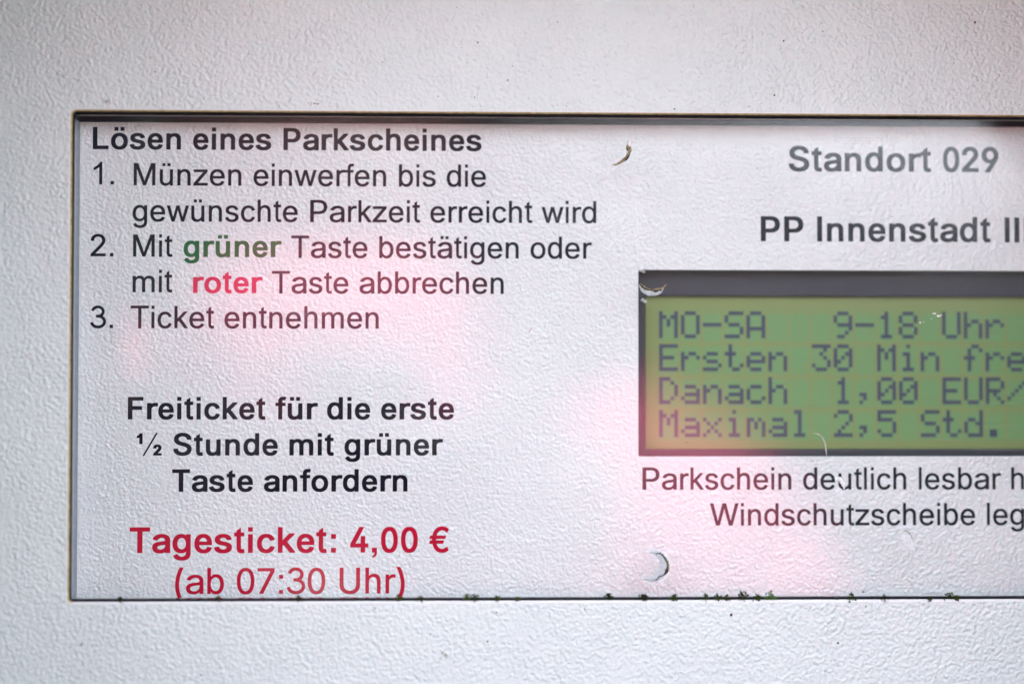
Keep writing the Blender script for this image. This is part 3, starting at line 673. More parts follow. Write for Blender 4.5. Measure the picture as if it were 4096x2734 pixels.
bm = bmesh.new()
outer = [(-75, -85), (256, -85), (256, 180), (-75, 180)]
ring_plate(bm, outer, rounded(OX0, OX1, OZ0, OZ1, 0.7), 0.0, 2.0, 0.38)
for f in bm.faces:                                 # lens colour fringing painted ochre on upper and left cut edges, white on others
    c = f.calc_center_median()
    x, y, z = c.x / MM, c.y / MM, (c.z - Z0) / MM
    if -0.1 < x < OX1 + 0.1 and OZ0 - 0.5 < z < OZ1 + 0.5 and 0.001 < y < 1.999 or (abs(x - OX0) < 0.5 or abs(z - OZ1) < 0.5) and 0.001 < y < 1.999 and -1 < x < 176:
        f.material_index = 1 if (z > OZ1 - 0.6 and y > 0.06 or x < OX0 + 0.6 and y > 0.06) else 2
        if y > 0.36:
            f.material_index = 3                   # wall behind the rounded edge painted black for the shade in the gap
obj('front_plate', bm, [m_plate, m_rim, m_rim_w, m_dark], machine)

bm = bmesh.new()                                   # dark shell behind the plate: closes the gap round the window
for x0, x1, y0, y1, z0, z1 in ((-30, 211, 30.0, 31.5, -40, 120), (-30, -28.5, 2.2, 29.9, -40, 120), (209.5, 211, 2.2, 29.9, -40, 120),
                               (-28.4, 209.4, 2.2, 29.9, 118.5, 120), (-28.4, 209.4, 2.2, 29.9, -40, -38.5)):
    box(bm, x0, x1, y0, y1, z0, z1)
obj('inner_housing', bm, m_dark, machine)

bm = bmesh.new()
box(bm, OX0 + 0.22, OX1 - 0.22, 0.75, 2.35, OZ0 + 0.40, OZ1 - 0.45, 0.08, 2)
pane = obj('display_window', bm, m_pane, machine, label='clear acrylic window with crescent gouges and scratches')

bm = bmesh.new()                                   # dark strips painting in the shade band and dark gap round the window
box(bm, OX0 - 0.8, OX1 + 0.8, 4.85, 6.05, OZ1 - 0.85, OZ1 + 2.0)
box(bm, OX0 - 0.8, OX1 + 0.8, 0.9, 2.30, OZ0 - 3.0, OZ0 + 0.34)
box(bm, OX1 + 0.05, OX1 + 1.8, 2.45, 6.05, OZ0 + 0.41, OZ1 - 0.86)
obj('shade_strip', bm, m_shade_strip, machine)

bm = bmesh.new()  # left strip: its blue grey stands in for the soft shade there
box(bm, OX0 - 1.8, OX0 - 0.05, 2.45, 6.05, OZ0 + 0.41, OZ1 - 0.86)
obj('shade_strip', bm, m_side_strip, machine, label='blue grey strip painting the shade along the left window edge')

# unseen hood added round the instruction panel to shade the plate towards the corners
hood_in = []


def hood_arc(cx, cz, r, a0, a1, k=10):
    for i in range(k + 1):
        t = math.radians(a0 + (a1 - a0) * i / k)
        hood_in.append((cx + r * math.cos(t), cz + r * math.sin(t)))


hood_arc(134, -24, 18, -90, -46, 4)
hood_arc(176, 8, 16, -46, 0, 4)
hood_arc(174, 72, 18, 0, 49.5, 4)
hood_arc(116, 128, 24, 49.5, 90, 4)
hood_arc(55, 75, 75, 90, 180, 16)
hood_arc(32, 10, 52, 180, 270, 14)
bm = bmesh.new()
n = len(hood_in)
hx, hz = sum(p[0] for p in hood_in) / n, sum(p[1] for p in hood_in) / n
rows = []
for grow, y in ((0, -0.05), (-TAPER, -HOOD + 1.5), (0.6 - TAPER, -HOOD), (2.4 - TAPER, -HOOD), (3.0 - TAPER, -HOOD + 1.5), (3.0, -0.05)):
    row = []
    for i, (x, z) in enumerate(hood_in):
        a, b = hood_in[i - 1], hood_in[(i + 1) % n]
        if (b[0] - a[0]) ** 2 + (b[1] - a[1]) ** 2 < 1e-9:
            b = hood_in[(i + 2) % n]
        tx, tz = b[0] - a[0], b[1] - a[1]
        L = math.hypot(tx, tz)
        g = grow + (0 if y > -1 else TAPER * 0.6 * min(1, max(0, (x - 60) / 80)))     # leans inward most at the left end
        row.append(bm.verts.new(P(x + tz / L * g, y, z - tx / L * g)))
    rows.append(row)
for a, b in zip(rows, rows[1:]):
    for i in range(n):
        j = (i + 1) % n
        bm.faces.new((a[i], a[j], b[j], b[i]))
bmesh.ops.remove_doubles(bm, verts=bm.verts, dist=1e-6)
bmesh.ops.recalc_face_normals(bm, faces=bm.faces)
obj('unseen_shade_hood', bm, m_hood, machine, True)

# printed sheet behind the window, with the cut-out for the display
SY = 6.20
LX0, LX1, LZ0, LZ1 = 92.38, 171.8, 23.02, 53.98
bm = bmesh.new()
ring_plate(bm, [(-8, -6), (189, -6), (189, 86), (-8, 86)], rounded(LX0, LX1, LZ0, LZ1, 0.25, 3), SY, SY + 0.9, 0.12)
sheet = obj('instruction_sheet', bm, m_sheet, machine, label='white textured sheet printed with German parking instructions')

G = json.loads(GLYPHS)


def letter_line(style, mat, text, x, z, size, name='lettering'):
    """one run of printed text on the sheet (x, z of the baseline start in mm, em size in mm)"""
    k = (276.83 + SY) / 281.21                     # measured on a plane 4.38 mm deep
    x, z, size = 62.52 + (x - 62.52) * k, 34.69 + (z - 34.69) * k, size * k
    bm = bmesh.new()
    pen = 0
    for ch in text:
        if ch == ' ':
            pen += 278
            continue
        adv, loops = G[style][ch]
        cu = bpy.data.curves.new('outline', 'CURVE')
        cu.dimensions = '2D'
        cu.fill_mode = 'BOTH'
        cu.extrude = 0.0035 / size * 1000
        for lp in loops:
            sp = cu.splines.new('POLY')
            sp.points.add(len(lp) - 1)
            for p, (gx, gy) in zip(sp.points, lp):
                p.co = (gx, gy, 0, 1)
            sp.use_cyclic_u = True
        tmp = bpy.data.objects.new('outline', cu)
        C.objects.link(tmp)
        dg = bpy.context.evaluated_depsgraph_get()
        me = bpy.data.meshes.new_from_object(tmp.evaluated_get(dg))
        k = size / 1000
        lift = 0.012 if ch not in 'ft' else 0.0135     # neighbours that touch never share a plane
        for v in me.vertices:
            gx, gy, gz = v.co
            v.co = P(x + (pen + gx) * k, SY - lift - gz * k, z + gy * k)
        bm.from_mesh(me)
        bpy.data.objects.remove(tmp)
        bpy.data.curves.remove(cu)
        bpy.data.meshes.remove(me)
        pen += adv
    return obj(name, bm, INKS[mat], sheet)


for run in (
    ('B', 'ink', 'Lösen eines Parkscheines', 2.013, 73.42, 5.148),
    ('R', 'ink', '1.', 2.045, 67.65, 5.15),
    ('R', 'ink', 'Münzen einwerfen bis die', 8.738, 67.51, 5.153),
    ('R', 'ink', 'gewünschte Parkzeit erreicht wird', 8.799, 61.58, 5.132),
    ('R', 'ink', '2.', 2.019, 55.84, 5.15),
    ('R', 'ink', 'Mit', 8.713, 55.80, 5.136),
    ('B', 'green', 'grüner', 17.115, 55.78, 5.083),
    ('R', 'ink', 'Taste bestätigen oder', 34.834, 55.68, 5.124),
    ('R', 'ink', 'mit', 8.697, 49.97, 5.16),
    ('B', 'rose', 'roter', 18.572, 49.86, 5.072),
    ('R', 'ink', 'Taste abbrechen', 31.689, 49.84, 5.1385),
    ('R', 'ink', '3.', 2.10, 44.11, 5.08),
    ('R', 'ink', 'Ticket entnehmen', 8.667, 44.08, 5.16),
    ('B', 'black', 'Freiticket für die erste', 8.024, 29.17, 5.1565),
    ('B', 'black', '½ Stunde mit grüner', 9.96, 23.28, 5.1257),
    ('B', 'black', 'Taste anfordern', 15.547, 17.36, 5.152),
    ('B', 'red', 'Tagesticket: 4,00 €', 8.69, 7.39, 5.8823),
    ('R', 'red', '(ab 07:30 Uhr)', 15.846, 0.72, 5.9356),
    ('B', 'ink', 'Standort 029', 117.055, 70.34, 5.881),
    ('B', 'ink', 'PP Innenstadt', 112.128, 58.67, 5.851),
    ('B', 'ink', 'III', 153.02, 58.61, 5.851),
    ('R', 'ink', 'Parkschein deutlich lesbar hinter', 92.423, 17.61, 5.143),
    ('R', 'ink', 'Windschutzscheibe legen', 103.923, 11.70, 5.16),
):
    letter_line(*run)

# ---------------------------------------------------------------- the display behind the cut-out
screen = obj('display_screen', (lambda b: (box(b, 90.5, 174.5, 10.5, 14.5, 21.5, 56.5), b)[1])(bmesh.new()), m_lcd, machine,
             label='green liquid crystal screen with four rows of dot characters')
bm = bmesh.new()
ring_plate(bm, [(89.5, 20.5), (176, 20.5), (176, 58), (89.5, 58)], rounded(93.92, 171.0, 24.11, 49.83, 0.2, 3), 9.4, 10.4, 0.2)
obj('bezel', bm, m_bezel, screen)

FONT5 = {
    'M': '10001 11011 10101 10101 10001 10001 10001', 'O': '01110 10001 10001 10001 10001 10001 01110',
    '-': '00000 00000 00000 11111 00000 00000 00000', 'S': '01111 10000 10000 01110 00001 00001 11110',
    'A': '01110 10001 10001 10001 11111 10001 10001', '9': '01110 10001 10001 01111 00001 00010 01100',
    '1': '00100 01100 00100 00100 00100 00100 01110', '8': '01110 10001 10001 01110 10001 10001 01110',
    'U': '10001 10001 10001 10001 10001 10001 01110', 'h': '10000 10000 10110 11001 10001 10001 10001',
    'r': '00000 00000 10110 11001 10000 10000 10000', 'E': '11111 10000 10000 11110 10000 10000 11111',
    's': '00000 00000 01110 10000 01110 00001 11110', 't': '01000 01000 11100 01000 01000 01001 00110',
    'e': '00000 00000 01110 10001 11111 10000 01110', 'n': '00000 00000 10110 11001 10001 10001 10001',
    '3': '11111 00010 00100 00010 00001 10001 01110', '0': '01110 10001 10011 10101 11001 10001 01110',
    'i': '00100 00000 01100 00100 00100 00100 01110', 'f': '00110 01001 01000 11100 01000 01000 01000',
    'D': '11100 10010 10001 10001 10001 10010 11100', 'a': '00000 00000 01110 00001 01111 10001 01111',
    'c': '00000 00000 01110 10000 10000 10001 01110', ',': '00000 00000 00000 00000 01100 00100 01000',
    'R': '11110 10001 10001 11110 10100 10010 10001', '/': '00000 00001 00010 00100 01000 10000 00000',
    'x': '00000 00000 10001 01010 00100 01010 10001', 'm': '00000 00000 11010 10101 10101 10001 10001',
    'l': '01100 00100 00100 00100 00100 00100 01110', '2': '01110 10001 00001 00010 00100 01000 11111',
    '5': '11111 10000 11110 00001 00001 10001 01110', 'd': '00001 00001 01101 10011 10001 10001 01111',
    '.': '00000 00000 00000 00000 00000 01100 01100'}
for row, text in enumerate(('MO-SA   9-18 Uhr', 'Ersten 30 Min frei', 'Danach  1,00 EUR/Std', 'Maximal 2,5 Std.')):
    bm = bmesh.new()
    for col, ch in enumerate(text):
        if ch == ' ':
            continue
        for r, bits in enumerate(FONT5[ch].split()):
            for c, b in enumerate(bits):
                if b == '1':
                    x = LCD_X + col * LCD_PX + c * LCD_DX
                    z = LCD_Z - row * LCD_PZ - r * LCD_DZ
                    box(bm, x, x + LCD_DX - 0.015, 10.47, 10.495, z - LCD_DZ + 0.015, z)
    obj('lettering', bm, m_dot, screen)

# ---------------------------------------------------------------- gouges, scuffs and chips in the clear window
PY = 0.75                                          # front face of the window


def ribbon(bm, pts, widths, y, thick, mat, sub=6, rough=0.0, seed=0):
    """a strip with a domed cross-section following pts (mm on the window), width per point"""
    rr = random.Random(seed)
    P2, W2 = [], []
    n = len(pts)
    for i in range(n - 1):
        p0, p1, p2, p3 = pts[max(i - 1, 0)], pts[i], pts[i + 1], pts[min(i + 2, n - 1)]
        for k in range(sub):
            t = k / sub
            P2.append(tuple(0.5 * ((2 * p1[a]) + (-p0[a] + p2[a]) * t + (2 * p0[a] - 5 * p1[a] + 4 * p2[a] - p3[a]) * t * t
                                   + (-p0[a] + 3 * p1[a] - 3 * p2[a] + p3[a]) * t ** 3) for a in (0, 1)))
            W2.append(widths[i] + (widths[i + 1] - widths[i]) * t)
    P2.append(pts[-1])
    W2.append(widths[-1])
    rows = []
    for i, (p, w) in enumerate(zip(P2, W2)):
        a, b = P2[max(i - 1, 0)], P2[min(i + 1, len(P2) - 1)]
        tx, tz = b[0] - a[0], b[1] - a[1]
        L = math.hypot(tx, tz) or 1
        nx, nz = -tz / L, tx / L
        wl = w * (1 + rough * (rr.random() - 0.5) * 2)
        wr = w * (1 + rough * (rr.random() - 0.5) * 2)
        row = []
        for k in range(5):
            s = -1 + k / 2
            ww = wl if s < 0 else wr
            row.append(bm.verts.new(P(p[0] + nx * s * ww / 2, y - thick * (1 - s * s) * min(1, w / 0.3), p[1] + nz * s * ww / 2)))
        rows.append(row)
    for a, b in zip(rows, rows[1:]):
        for k in range(4):
            f = bm.faces.new((a[k], a[k + 1], b[k + 1], b[k]))
            f.material_index = mat
            f.smooth = True


def blob(bm, x, z, r, y, thick, mat, seed, squash=1.0):
    """an irregular low crumb stuck to a surface at depth y"""
    rr = random.Random(seed)
    n = 9
    ang = [2 * math.pi * k / n for k in range(n)]
    rad = [r * (0.55 + 0.75 * rr.random()) for _ in ang]
    base = [bm.verts.new(P(x + q * math.cos(t), y, z + q * math.sin(t) * squash)) for t, q in zip(ang, rad)]
    mid = [bm.verts.new(P(x + 0.6 * q * math.cos(t), y - thick * (0.6 + 0.3 * rr.random()), z + 0.6 * q * math.sin(t) * squash)) for t, q in zip(ang, rad)]
    top = bm.verts.new(P(x, y - thick, z))
    for i in range(n):
        j = (i + 1) % n
        for f in (bm.faces.new((base[i], base[j], mid[j], mid[i])), bm.faces.new((mid[i], mid[j], top))):
            f.material_index = mat
            f.smooth = True


GM = [m_milky, m_dirt, m_dirt_l, m_scuff, m_chip]


def spx(x0, z0, sx, sz):
    """a small local grid on the window (used to lay out each gouge from its own corner)"""
    return lambda u, v: (x0 + u * sx, z0 - v * sz)


# lower crescent, open to the left
q = spx(89.59, 9.99, 12.24 / 2349, 8.14 / 1566)
bm = bmesh.new()
ribbon(bm, [q(640, 440), q(900, 400), q(1180, 560), q(1260, 860), q(1180, 1130), q(900, 1320), q(450, 1250)],
       [0.3, 1.0, 1.7, 1.9, 2.0, 1.5, 0.3], PY - 0.004, 0.03, 3, 6, 0.12, seed=21)
ribbon(bm, [q(760, 450), q(960, 450), q(1130, 600), q(1215, 850), q(1130, 1090), q(900, 1270), q(560, 1265)],
       [0.2, 0.75, 1.2, 1.25, 1.4, 1.1, 0.12], PY - 0.035, 0.08, 0, 6, 0.12, seed=1)
ribbon(bm, [q(950, 500), q(1080, 470), q(1190, 560), q(1270, 700), q(1330, 850), q(1300, 1030), q(1210, 1150)],
       [0.12, 0.24, 0.32, 0.16, 0.22, 0.50, 0.22], PY - 0.10, 0.06, 1, 7, 0.5, seed=2)
ribbon(bm, [q(1210, 1150), q(1060, 1210), q(970, 1290), q(800, 1320)], [0.2, 0.26, 0.2, 0.06], PY - 0.085, 0.06, 1, 8, 0.6, seed=3)
ribbon(bm, [q(1230, 560), q(1330, 740), q(1360, 900), q(1350, 1020)], [0.08, 0.24, 0.28, 0.1], PY - 0.10, 0.09, 2, 7, 0.4, seed=4)
obj('gouge', bm, GM, pane, label='milky crescent gouge with dirty edge below the display')

# crescent over the display's corner
q = spx(89.64, 54.83, 16.39 / 2349, 10.89 / 1568)
bm = bmesh.new()
ribbon(bm, [q(330, 520), q(430, 660), q(600, 720), q(780, 700), q(900, 610)], [0.1, 0.7, 0.95, 0.75, 0.12], PY - 0.01, 0.10, 0, 6, 0.15, seed=5)
ribbon(bm, [q(315, 450), q(380, 540), q(480, 610), q(600, 640), q(720, 665), q(860, 630)], [0.2, 0.4, 0.55, 0.22, 0.5, 0.2], PY - 0.10, 0.06, 1, 8, 0.6, seed=6)
ribbon(bm, [q(330, 480), q(460, 580), q(620, 640), q(770, 620), q(880, 600), q(965, 505)], [0.15, 0.28, 0.15, 0.35, 0.22, 0.1], PY - 0.11, 0.09, 2, 8, 0.5, seed=7)
obj('gouge', bm, GM, pane, label='crescent gouge over the upper corner of the display')

# upper crescent, a dried olive sliver
q = spx(81.45, 77.34, 16.41 / 2349, 10.88 / 1568)
bm = bmesh.new()
ribbon(bm, [q(1270, 370), q(1260, 560), q(1180, 760), q(1040, 900), q(820, 1080), q(740, 1160)], [0.5, 0.9, 0.75, 0.7, 1.1, 0.5], PY - 0.01, 0.05, 3, seed=8)
ribbon(bm, [q(1220, 470), q(1250, 540), q(1290, 600), q(1210, 740), q(1080, 870), q(950, 945), q(870, 920)],
       [0.25, 0.75, 0.50, 0.45, 0.42, 0.25, 0.12], PY - 0.06, 0.09, 2, 8, 0.35, seed=9)
ribbon(bm, [q(1290, 640), q(1240, 770), q(1140, 880)], [0.08, 0.32, 0.08], PY - 0.11, 0.07, 1, 8, 0.4, seed=10)
ribbon(bm, [q(1200, 520), q(1225, 580), q(1235, 620)], [0.15, 0.3, 0.12], PY - 0.12, 0.06, 1, 6, 0.4, seed=11)
obj('gouge', bm, GM, pane, label='olive dried sliver of a gouge beside the heading')

# two pale scuffs on the lower text
bm = bmesh.new()
ribbon(bm, [(124.0, 19.4), (124.55, 19.55), (125.2, 18.9), (125.55, 17.9)], [0.2, 0.75, 0.65, 0.25], PY - 0.01, 0.08, 4, 6, 0.3, 12)
ribbon(bm, [(124.2, 18.4), (124.6, 17.6), (125.3, 16.7)], [0.4, 1.4, 0.4], PY - 0.006, 0.04, 3, 6, 0.2, 13)
obj('gouge', bm, GM, pane, label='pale chipped scuff over the word deutlich')
bm = bmesh.new()
ribbon(bm, [(135.1, 11.0), (135.7, 11.05), (136.35, 10.5), (136.75, 9.5)], [0.06, 0.18, 0.16, 0.05], PY - 0.01, 0.08, 2, 6, 0.3, 14)
ribbon(bm, [(134.9, 10.4), (135.8, 9.4), (136.9, 8.0)], [0.6, 1.7, 0.4], PY - 0.006, 0.04, 3, 6, 0.2, 15)
obj('gouge', bm, GM, pane, label='pale arc scuff under the last text line')
# hair-thin curved scratch and white chips over the display
bm = bmesh.new()
ribbon(bm, [(120.3, 26.95), (121.1, 26.9), (121.85, 26.4), (122.4, 25.2), (122.62, 23.4)], [0.06, 0.14, 0.16, 0.24, 0.18], PY - 0.01, 0.05, 3, 7, 0.4, 16)
obj('scratch', bm, GM, pane, label='pale curved scratch near the bottom of the display')
bm = bmesh.new()
for i, (x, z, r) in enumerate(((140.5, 46.6, 0.30), (141.2, 46.2, 0.34), (141.6, 46.35, 0.2), (138.2, 45.1, 0.22), (138.7, 45.2, 0.14), (136.95, 43.95, 0.13), (140.0, 45.7, 0.1))):
    blob(bm, x, z, r, PY - 0.006, 0.05, 4, 40 + i, 0.6)
obj('chip', bm, GM, pane, label='white flecks in the window over the display')
bm = bmesh.new()
for i, (x, z, r) in enumerate(((92.2, 53.7, 0.55), (91.9, 54.0, 0.4), (92.7, 53.3, 0.35), (92.5, 48.7, 0.45), (92.9, 48.5, 0.4))):
    blob(bm, x, z, r * 0.85, PY - 0.006, 0.03, 3, 60 + i, 0.75)
obj('chip', bm, GM, pane, label='white worn patch on the corner over the display')

# ---------------------------------------------------------------- moss in the lower gap
MOSS = [
    (52.86, 0.34, 1.0, 'g', 'green moss tuft under the closing bracket of the red time'),
    (56.5, 0.25, 0.8, 'd', 'dark moss crumb just beyond the closing bracket of the red time'),
    (63.94, 0.47, 1.0, 'g', 'upright olive moss tuft, first of a close pair under the bare sheet'),
    (65.23, 0.34, 1.0, 'd', 'round dark moss tuft, second of a close pair under the bare sheet'),
    (68.67, 0.25, 0.8, 'g', 'flat green moss strip beside the close pair of tufts'),
    (72.04, 0.2, 0.5, 'g', 'tiny green moss speck alone between flat strip and lower crescent gouge'),
    (86.82, 0.40, 1.1, 'd', 'dark brown moss tuft to the lower left of the crescent gouge'),
    (92.27, 0.3, 0.8, 'd', 'left half of twin dark moss crumbs under the crescent gouge'),
    (92.84, 0.38, 0.8, 'd', 'right half of twin dark moss crumbs under the crescent gouge'),
    (97.49, 0.25, 1.0, 'g', 'low green moss patch to the lower right of the crescent gouge'),
    (102.59, 0.27, 1.0, 'g', 'thin green moss sprig, first of a row of three thin sprigs'),
    (104.59, 0.26, 1.0, 'g', 'thin green moss sprig, middle of a row of three thin sprigs'),
    (106.06, 0.26, 0.7, 'g', 'small pointed moss sprig, last of a row of three thin sprigs'),
    (108.72, 0.33, 1.9, 'd', 'largest dark moss cushion on the lower window edge'),
    (111.05, 0.2, 1.0, 'g', 'low green moss tuft between the dark cushion and the bright tuft'),
    (113.22, 0.36, 1.5, 'b', 'bright green spiky moss tuft right of the largest cushion'),
    (126.41, 0.16, 1.3, 'g', 'olive moss tuft below the pale scuff on deutlich'),
    (131.79, 0.14, 0.9, 'd', 'small dark moss tuft between the olive tuft and the pale arc scuff'),
    (139.15, -0.01, 0.6, 'd', 'tiny dark moss speck beyond the pale arc scuff'),
    (142.69, 0.23, 1.4, 'd', 'dark green moss cushion nearest the right end of the gap'),
    (143.68, 0.06, 0.9, 'g', 'small green moss crumb touching the rightmost dark cushion'),
    (23.81, 0.27, 0.8, 'd', 'dark moss crumb under the letters ab of the red time'),
    (36.62, 0.35, 0.6, 'd', 'dark moss crumb under the numeral 30 of the red time'),
    (8.2, 0.24, 0.6, 'd', 'brown moss crumb nearest the left corner of the window'),
]
m_moss_b = plain('moss_bright', (0.075, 0.16, 0.018), 0.9, 1.3, 0.6, 3.0)
for i, (x, z, s, kind, label) in enumerate(MOSS):
    rr = random.Random(300 + i)
    s *= 0.82
    bm = bmesh.new()
    for k in range(int(46 * s) + 14):               # little pointed leaves packed into a cushion
        u = rr.gauss(0, 0.33) * s
        hgt = max(0.0, 0.62 * (1 - (u / (0.95 * s)) ** 2)) * min(s, 1.3)
        v = rr.uniform(-0.25, 0.25 + hgt * 1.0)
        yy = 0.30 + rr.uniform(-0.45, 0.3)
        L = rr.uniform(0.24, 0.5)
        w = L * rr.uniform(0.35, 0.6)
        a = rr.gauss(math.pi / 2, 0.8)
        b = rr.uniform(-0.8, 0.8)
        dx, dz, dy = math.cos(a) * L, math.sin(a) * L, -abs(math.sin(b)) * L * 0.7
        px, pz = -math.sin(a) * w, math.cos(a) * w
        cx, cz = x + u, z - 0.22 + v
        pts = [(cx, yy, cz), (cx + dx * .5 + px * .5, yy + dy * .3, cz + dz * .5 + pz * .5), (cx + dx, yy + dy, cz + dz),
               (cx + dx * .5 - px * .5, yy + dy * .3 + 0.06, cz + dz * .5 - pz * .5), (cx + dx * .5, yy + dy * .3 - 0.09, cz + dz * .5)]
        vv = [bm.verts.new(P(*p)) for p in pts]
        for t in ((0, 1, 4), (1, 2, 4), (2, 3, 4), (3, 0, 4), (0, 3, 2, 1)):
            f = bm.faces.new([vv[j] for j in t])
            f.material_index = 0 if rr.random() < {'g': 0.7, 'd': 0.18, 'b': 0.9}[kind] else 1
    tag(obj('moss_tuft', bm, [m_moss_b if kind == 'b' else m_moss, m_moss_d]), label, 'moss', 'moss tufts along the lower window edge')

# ---------------------------------------------------------------- dirt crumbs stuck to the plate and the window
DIRT_PLATE = [(68.66, -1.85, 0.2), (75.5, -1.14, 0.16), (82.95, -1.41, 0.24), (83.2, -1.7, 0.14), (58.01, -5.31, 0.2), (58.54, -5.75, 0.12), (59.3, -5.5, 0.08),
              (106.73, -2.38, 0.41), (124.15, -6.97, 0.36), (128.76, -1.08, 0.24), (65.51, 90.55, 0.24), (50.03, 87.25, 0.2), (59.1, 81.71, 0.2), (65.04, 81.59, 0.2),
              (65.5, 81.9, 0.12), (6.06, 80.34, 0.14), (39.19, 80.45, 0.12), (13.3, 85.42, 0.2), (115.62, 91.19, 0.24), (122.1, 92.84, 0.2), (122.0, 94.1, 0.12),
              (114.1, 82.25, 0.24), (147.3, 94.47, 0.32), (70.37, 84.44, 0.24), (97.67, 79.86, 0.28), (135.99, -7.26, 0.16), (2.07, -6.74, 0.32), (67.21, -6.55, 0.24),
              (49.06, -1.1, 0.24), (-6.22, 1.08, 0.16), (21.24, -11.69, 0.24), (78.53, 93.96, 0.16), (71.18, 86.74, 0.16), (140.1, -12.6, 0.2)]
DIRT_PANE = [(62.01, 39.3, 0.16), (99.63, 25.52, 0.24), (52.95, 7.32, 0.2), (26.22, 5.89, 0.16), (25.37, 5.61, 0.12), (119.86, 1.79, 0.22), (120.3, 1.6, 0.12), (128.52, 1.16, 0.26),
             (128.9, 1.1, 0.14), (92.4, 0.9, 0.2), (124.46, 3.69, 0.16), (4.26, 2.53, 0.16), (4.67, 2.13, 0.16), (77.81, 70.75, 0.12), (83.3, 77.3, 0.16), (85.68, 77.6, 0.16), (61.95, 1.76, 0.12)]
bm = bmesh.new()
for i, (x, z, s) in enumerate(DIRT_PLATE):
    blob(bm, x, z, s * 0.62, -0.02, s * 0.35, 0, 500 + i, 0.9)
for i, (x, z, s) in enumerate(DIRT_PANE):
    blob(bm, x, z, s * 0.6, PY - 0.006, s * 0.3, 0, 600 + i, 0.8)
for x0, z0, n, sx, sz in ((5.8, 80.55, 16, 0.35, 0.22), (38.9, 80.4, 12, 0.35, 0.12), (60.24, -8.8, 18, 0.42, 0.28)):   # smeared patches
    for k in range(n):
        blob(bm, x0 + rng.gauss(0, sx), z0 + rng.gauss(0, sz), rng.uniform(0.05, 0.13), -0.02, 0.04, 1 if k % 3 else 0, 700 + k, 0.8)
for k in range(150):                                  # fine scattered grit
    x, z = rng.uniform(-14, 158), rng.choice((rng.uniform(79.6, 98), rng.uniform(-14, -0.9), rng.uniform(79.6, 90)))
    blob(bm, x, z, rng.uniform(0.03, 0.085), -0.02, 0.03, 0, 900 + k)
for k in range(110):                                  # crumbs of algae caught in the lower gap
    x = rng.uniform(1, 174)
    blob(bm, x, rng.uniform(0.0, 0.3), rng.uniform(0.06, 0.17), 0.3, 0.1, 2, 1100 + k, 0.7)
dirt = obj('dirt', bm, [m_dirt, m_dirt_l, m_moss_d])
dirt['kind'] = 'stuff'
tag(dirt, 'fine dark grit and dirt crumbs scattered over the white plate', 'dirt')

bm = bmesh.new()
ribbon(bm, [(73.95, 43.4), (74.08, 43.75), (74.25, 43.9), (74.48, 44.25)], [0.05, 0.09, 0.1, 0.04], PY - 0.01, 0.03, 0, 6, 0.3, 77)
tag(obj('fibre', bm, plain('rust_fibre', (0.42, 0.13, 0.05), 0.8, 1.3)), 'tiny rust red fibre stuck to the window beside the display', 'fibre')

# ---------------------------------------------------------------- the photographer, seen only as a soft reflection in the clear window
m_vest = plain('grey_vest', (0.06, 0.065, 0.075), 0.85, 1.4, 0.15, 0.05, 0.4)
m_jacket = plain('pink_knit', (0.34, 0.062, 0.10), 0.8, 1.4, 0.12, 0.05, 0.4)
m_skin = plain('skin', (0.13, 0.08, 0.07), 0.5, 1.4, 0.06, 0.1)
m_glove = plain('dark_glove', (0.02, 0.02, 0.024), 0.8, 1.4, 0.2, 0.4)
m_hair = plain('dark_hair', (0.018, 0.013, 0.010), 0.5, 1.5, 0.3, 0.3)
m_jeans = plain('dark_trousers', (0.03, 0.035, 0.06), 0.85, 1.4, 0.25, 0.2)
m_black = plain('black_camera_body', (0.012, 0.012, 0.014), 0.45, 1.5, 0.2, 0.8)


def skinned(name, chains, mats, parent=None, levels=1):
    """a continuous surface grown round chains of (x, y, z, radius), panel millimetres; chains are welded where points coincide"""
    idx, verts, radii, edges = {}, [], [], []
    for ch in chains:
        prev = None
        for x, y, z, r in ch:
            k = (round(x), round(y), round(z))
            if k not in idx:
                idx[k] = len(verts)
                verts.append(P(x, y, z))
                radii.append(r * MM)
            if prev is not None:
                edges.append((prev, idx[k]))
            prev = idx[k]
    me = bpy.data.meshes.new(name)
    me.from_pydata(verts, edges, [])
    o = bpy.data.objects.new(name, me)
    C.objects.link(o)
    o.modifiers.new('skin', 'SKIN').use_smooth_shade = True
    for v, r in zip(me.skin_vertices[0].data, radii):
        v.radius = (r, r)
    me.skin_vertices[0].data[0].use_root = True
    o.modifiers.new('round', 'SUBSURF').levels = levels
    o.modifiers['round'].render_levels = levels
    dg = bpy.context.evaluated_depsgraph_get()
    new = bpy.data.meshes.new_from_object(o.evaluated_get(dg))
    bpy.data.objects.remove(o)
    bpy.data.meshes.remove(me)
    bm = bmesh.new()
    bm.from_mesh(new)
    bpy.data.meshes.remove(new)
    return obj(name, bm, mats, parent, True)


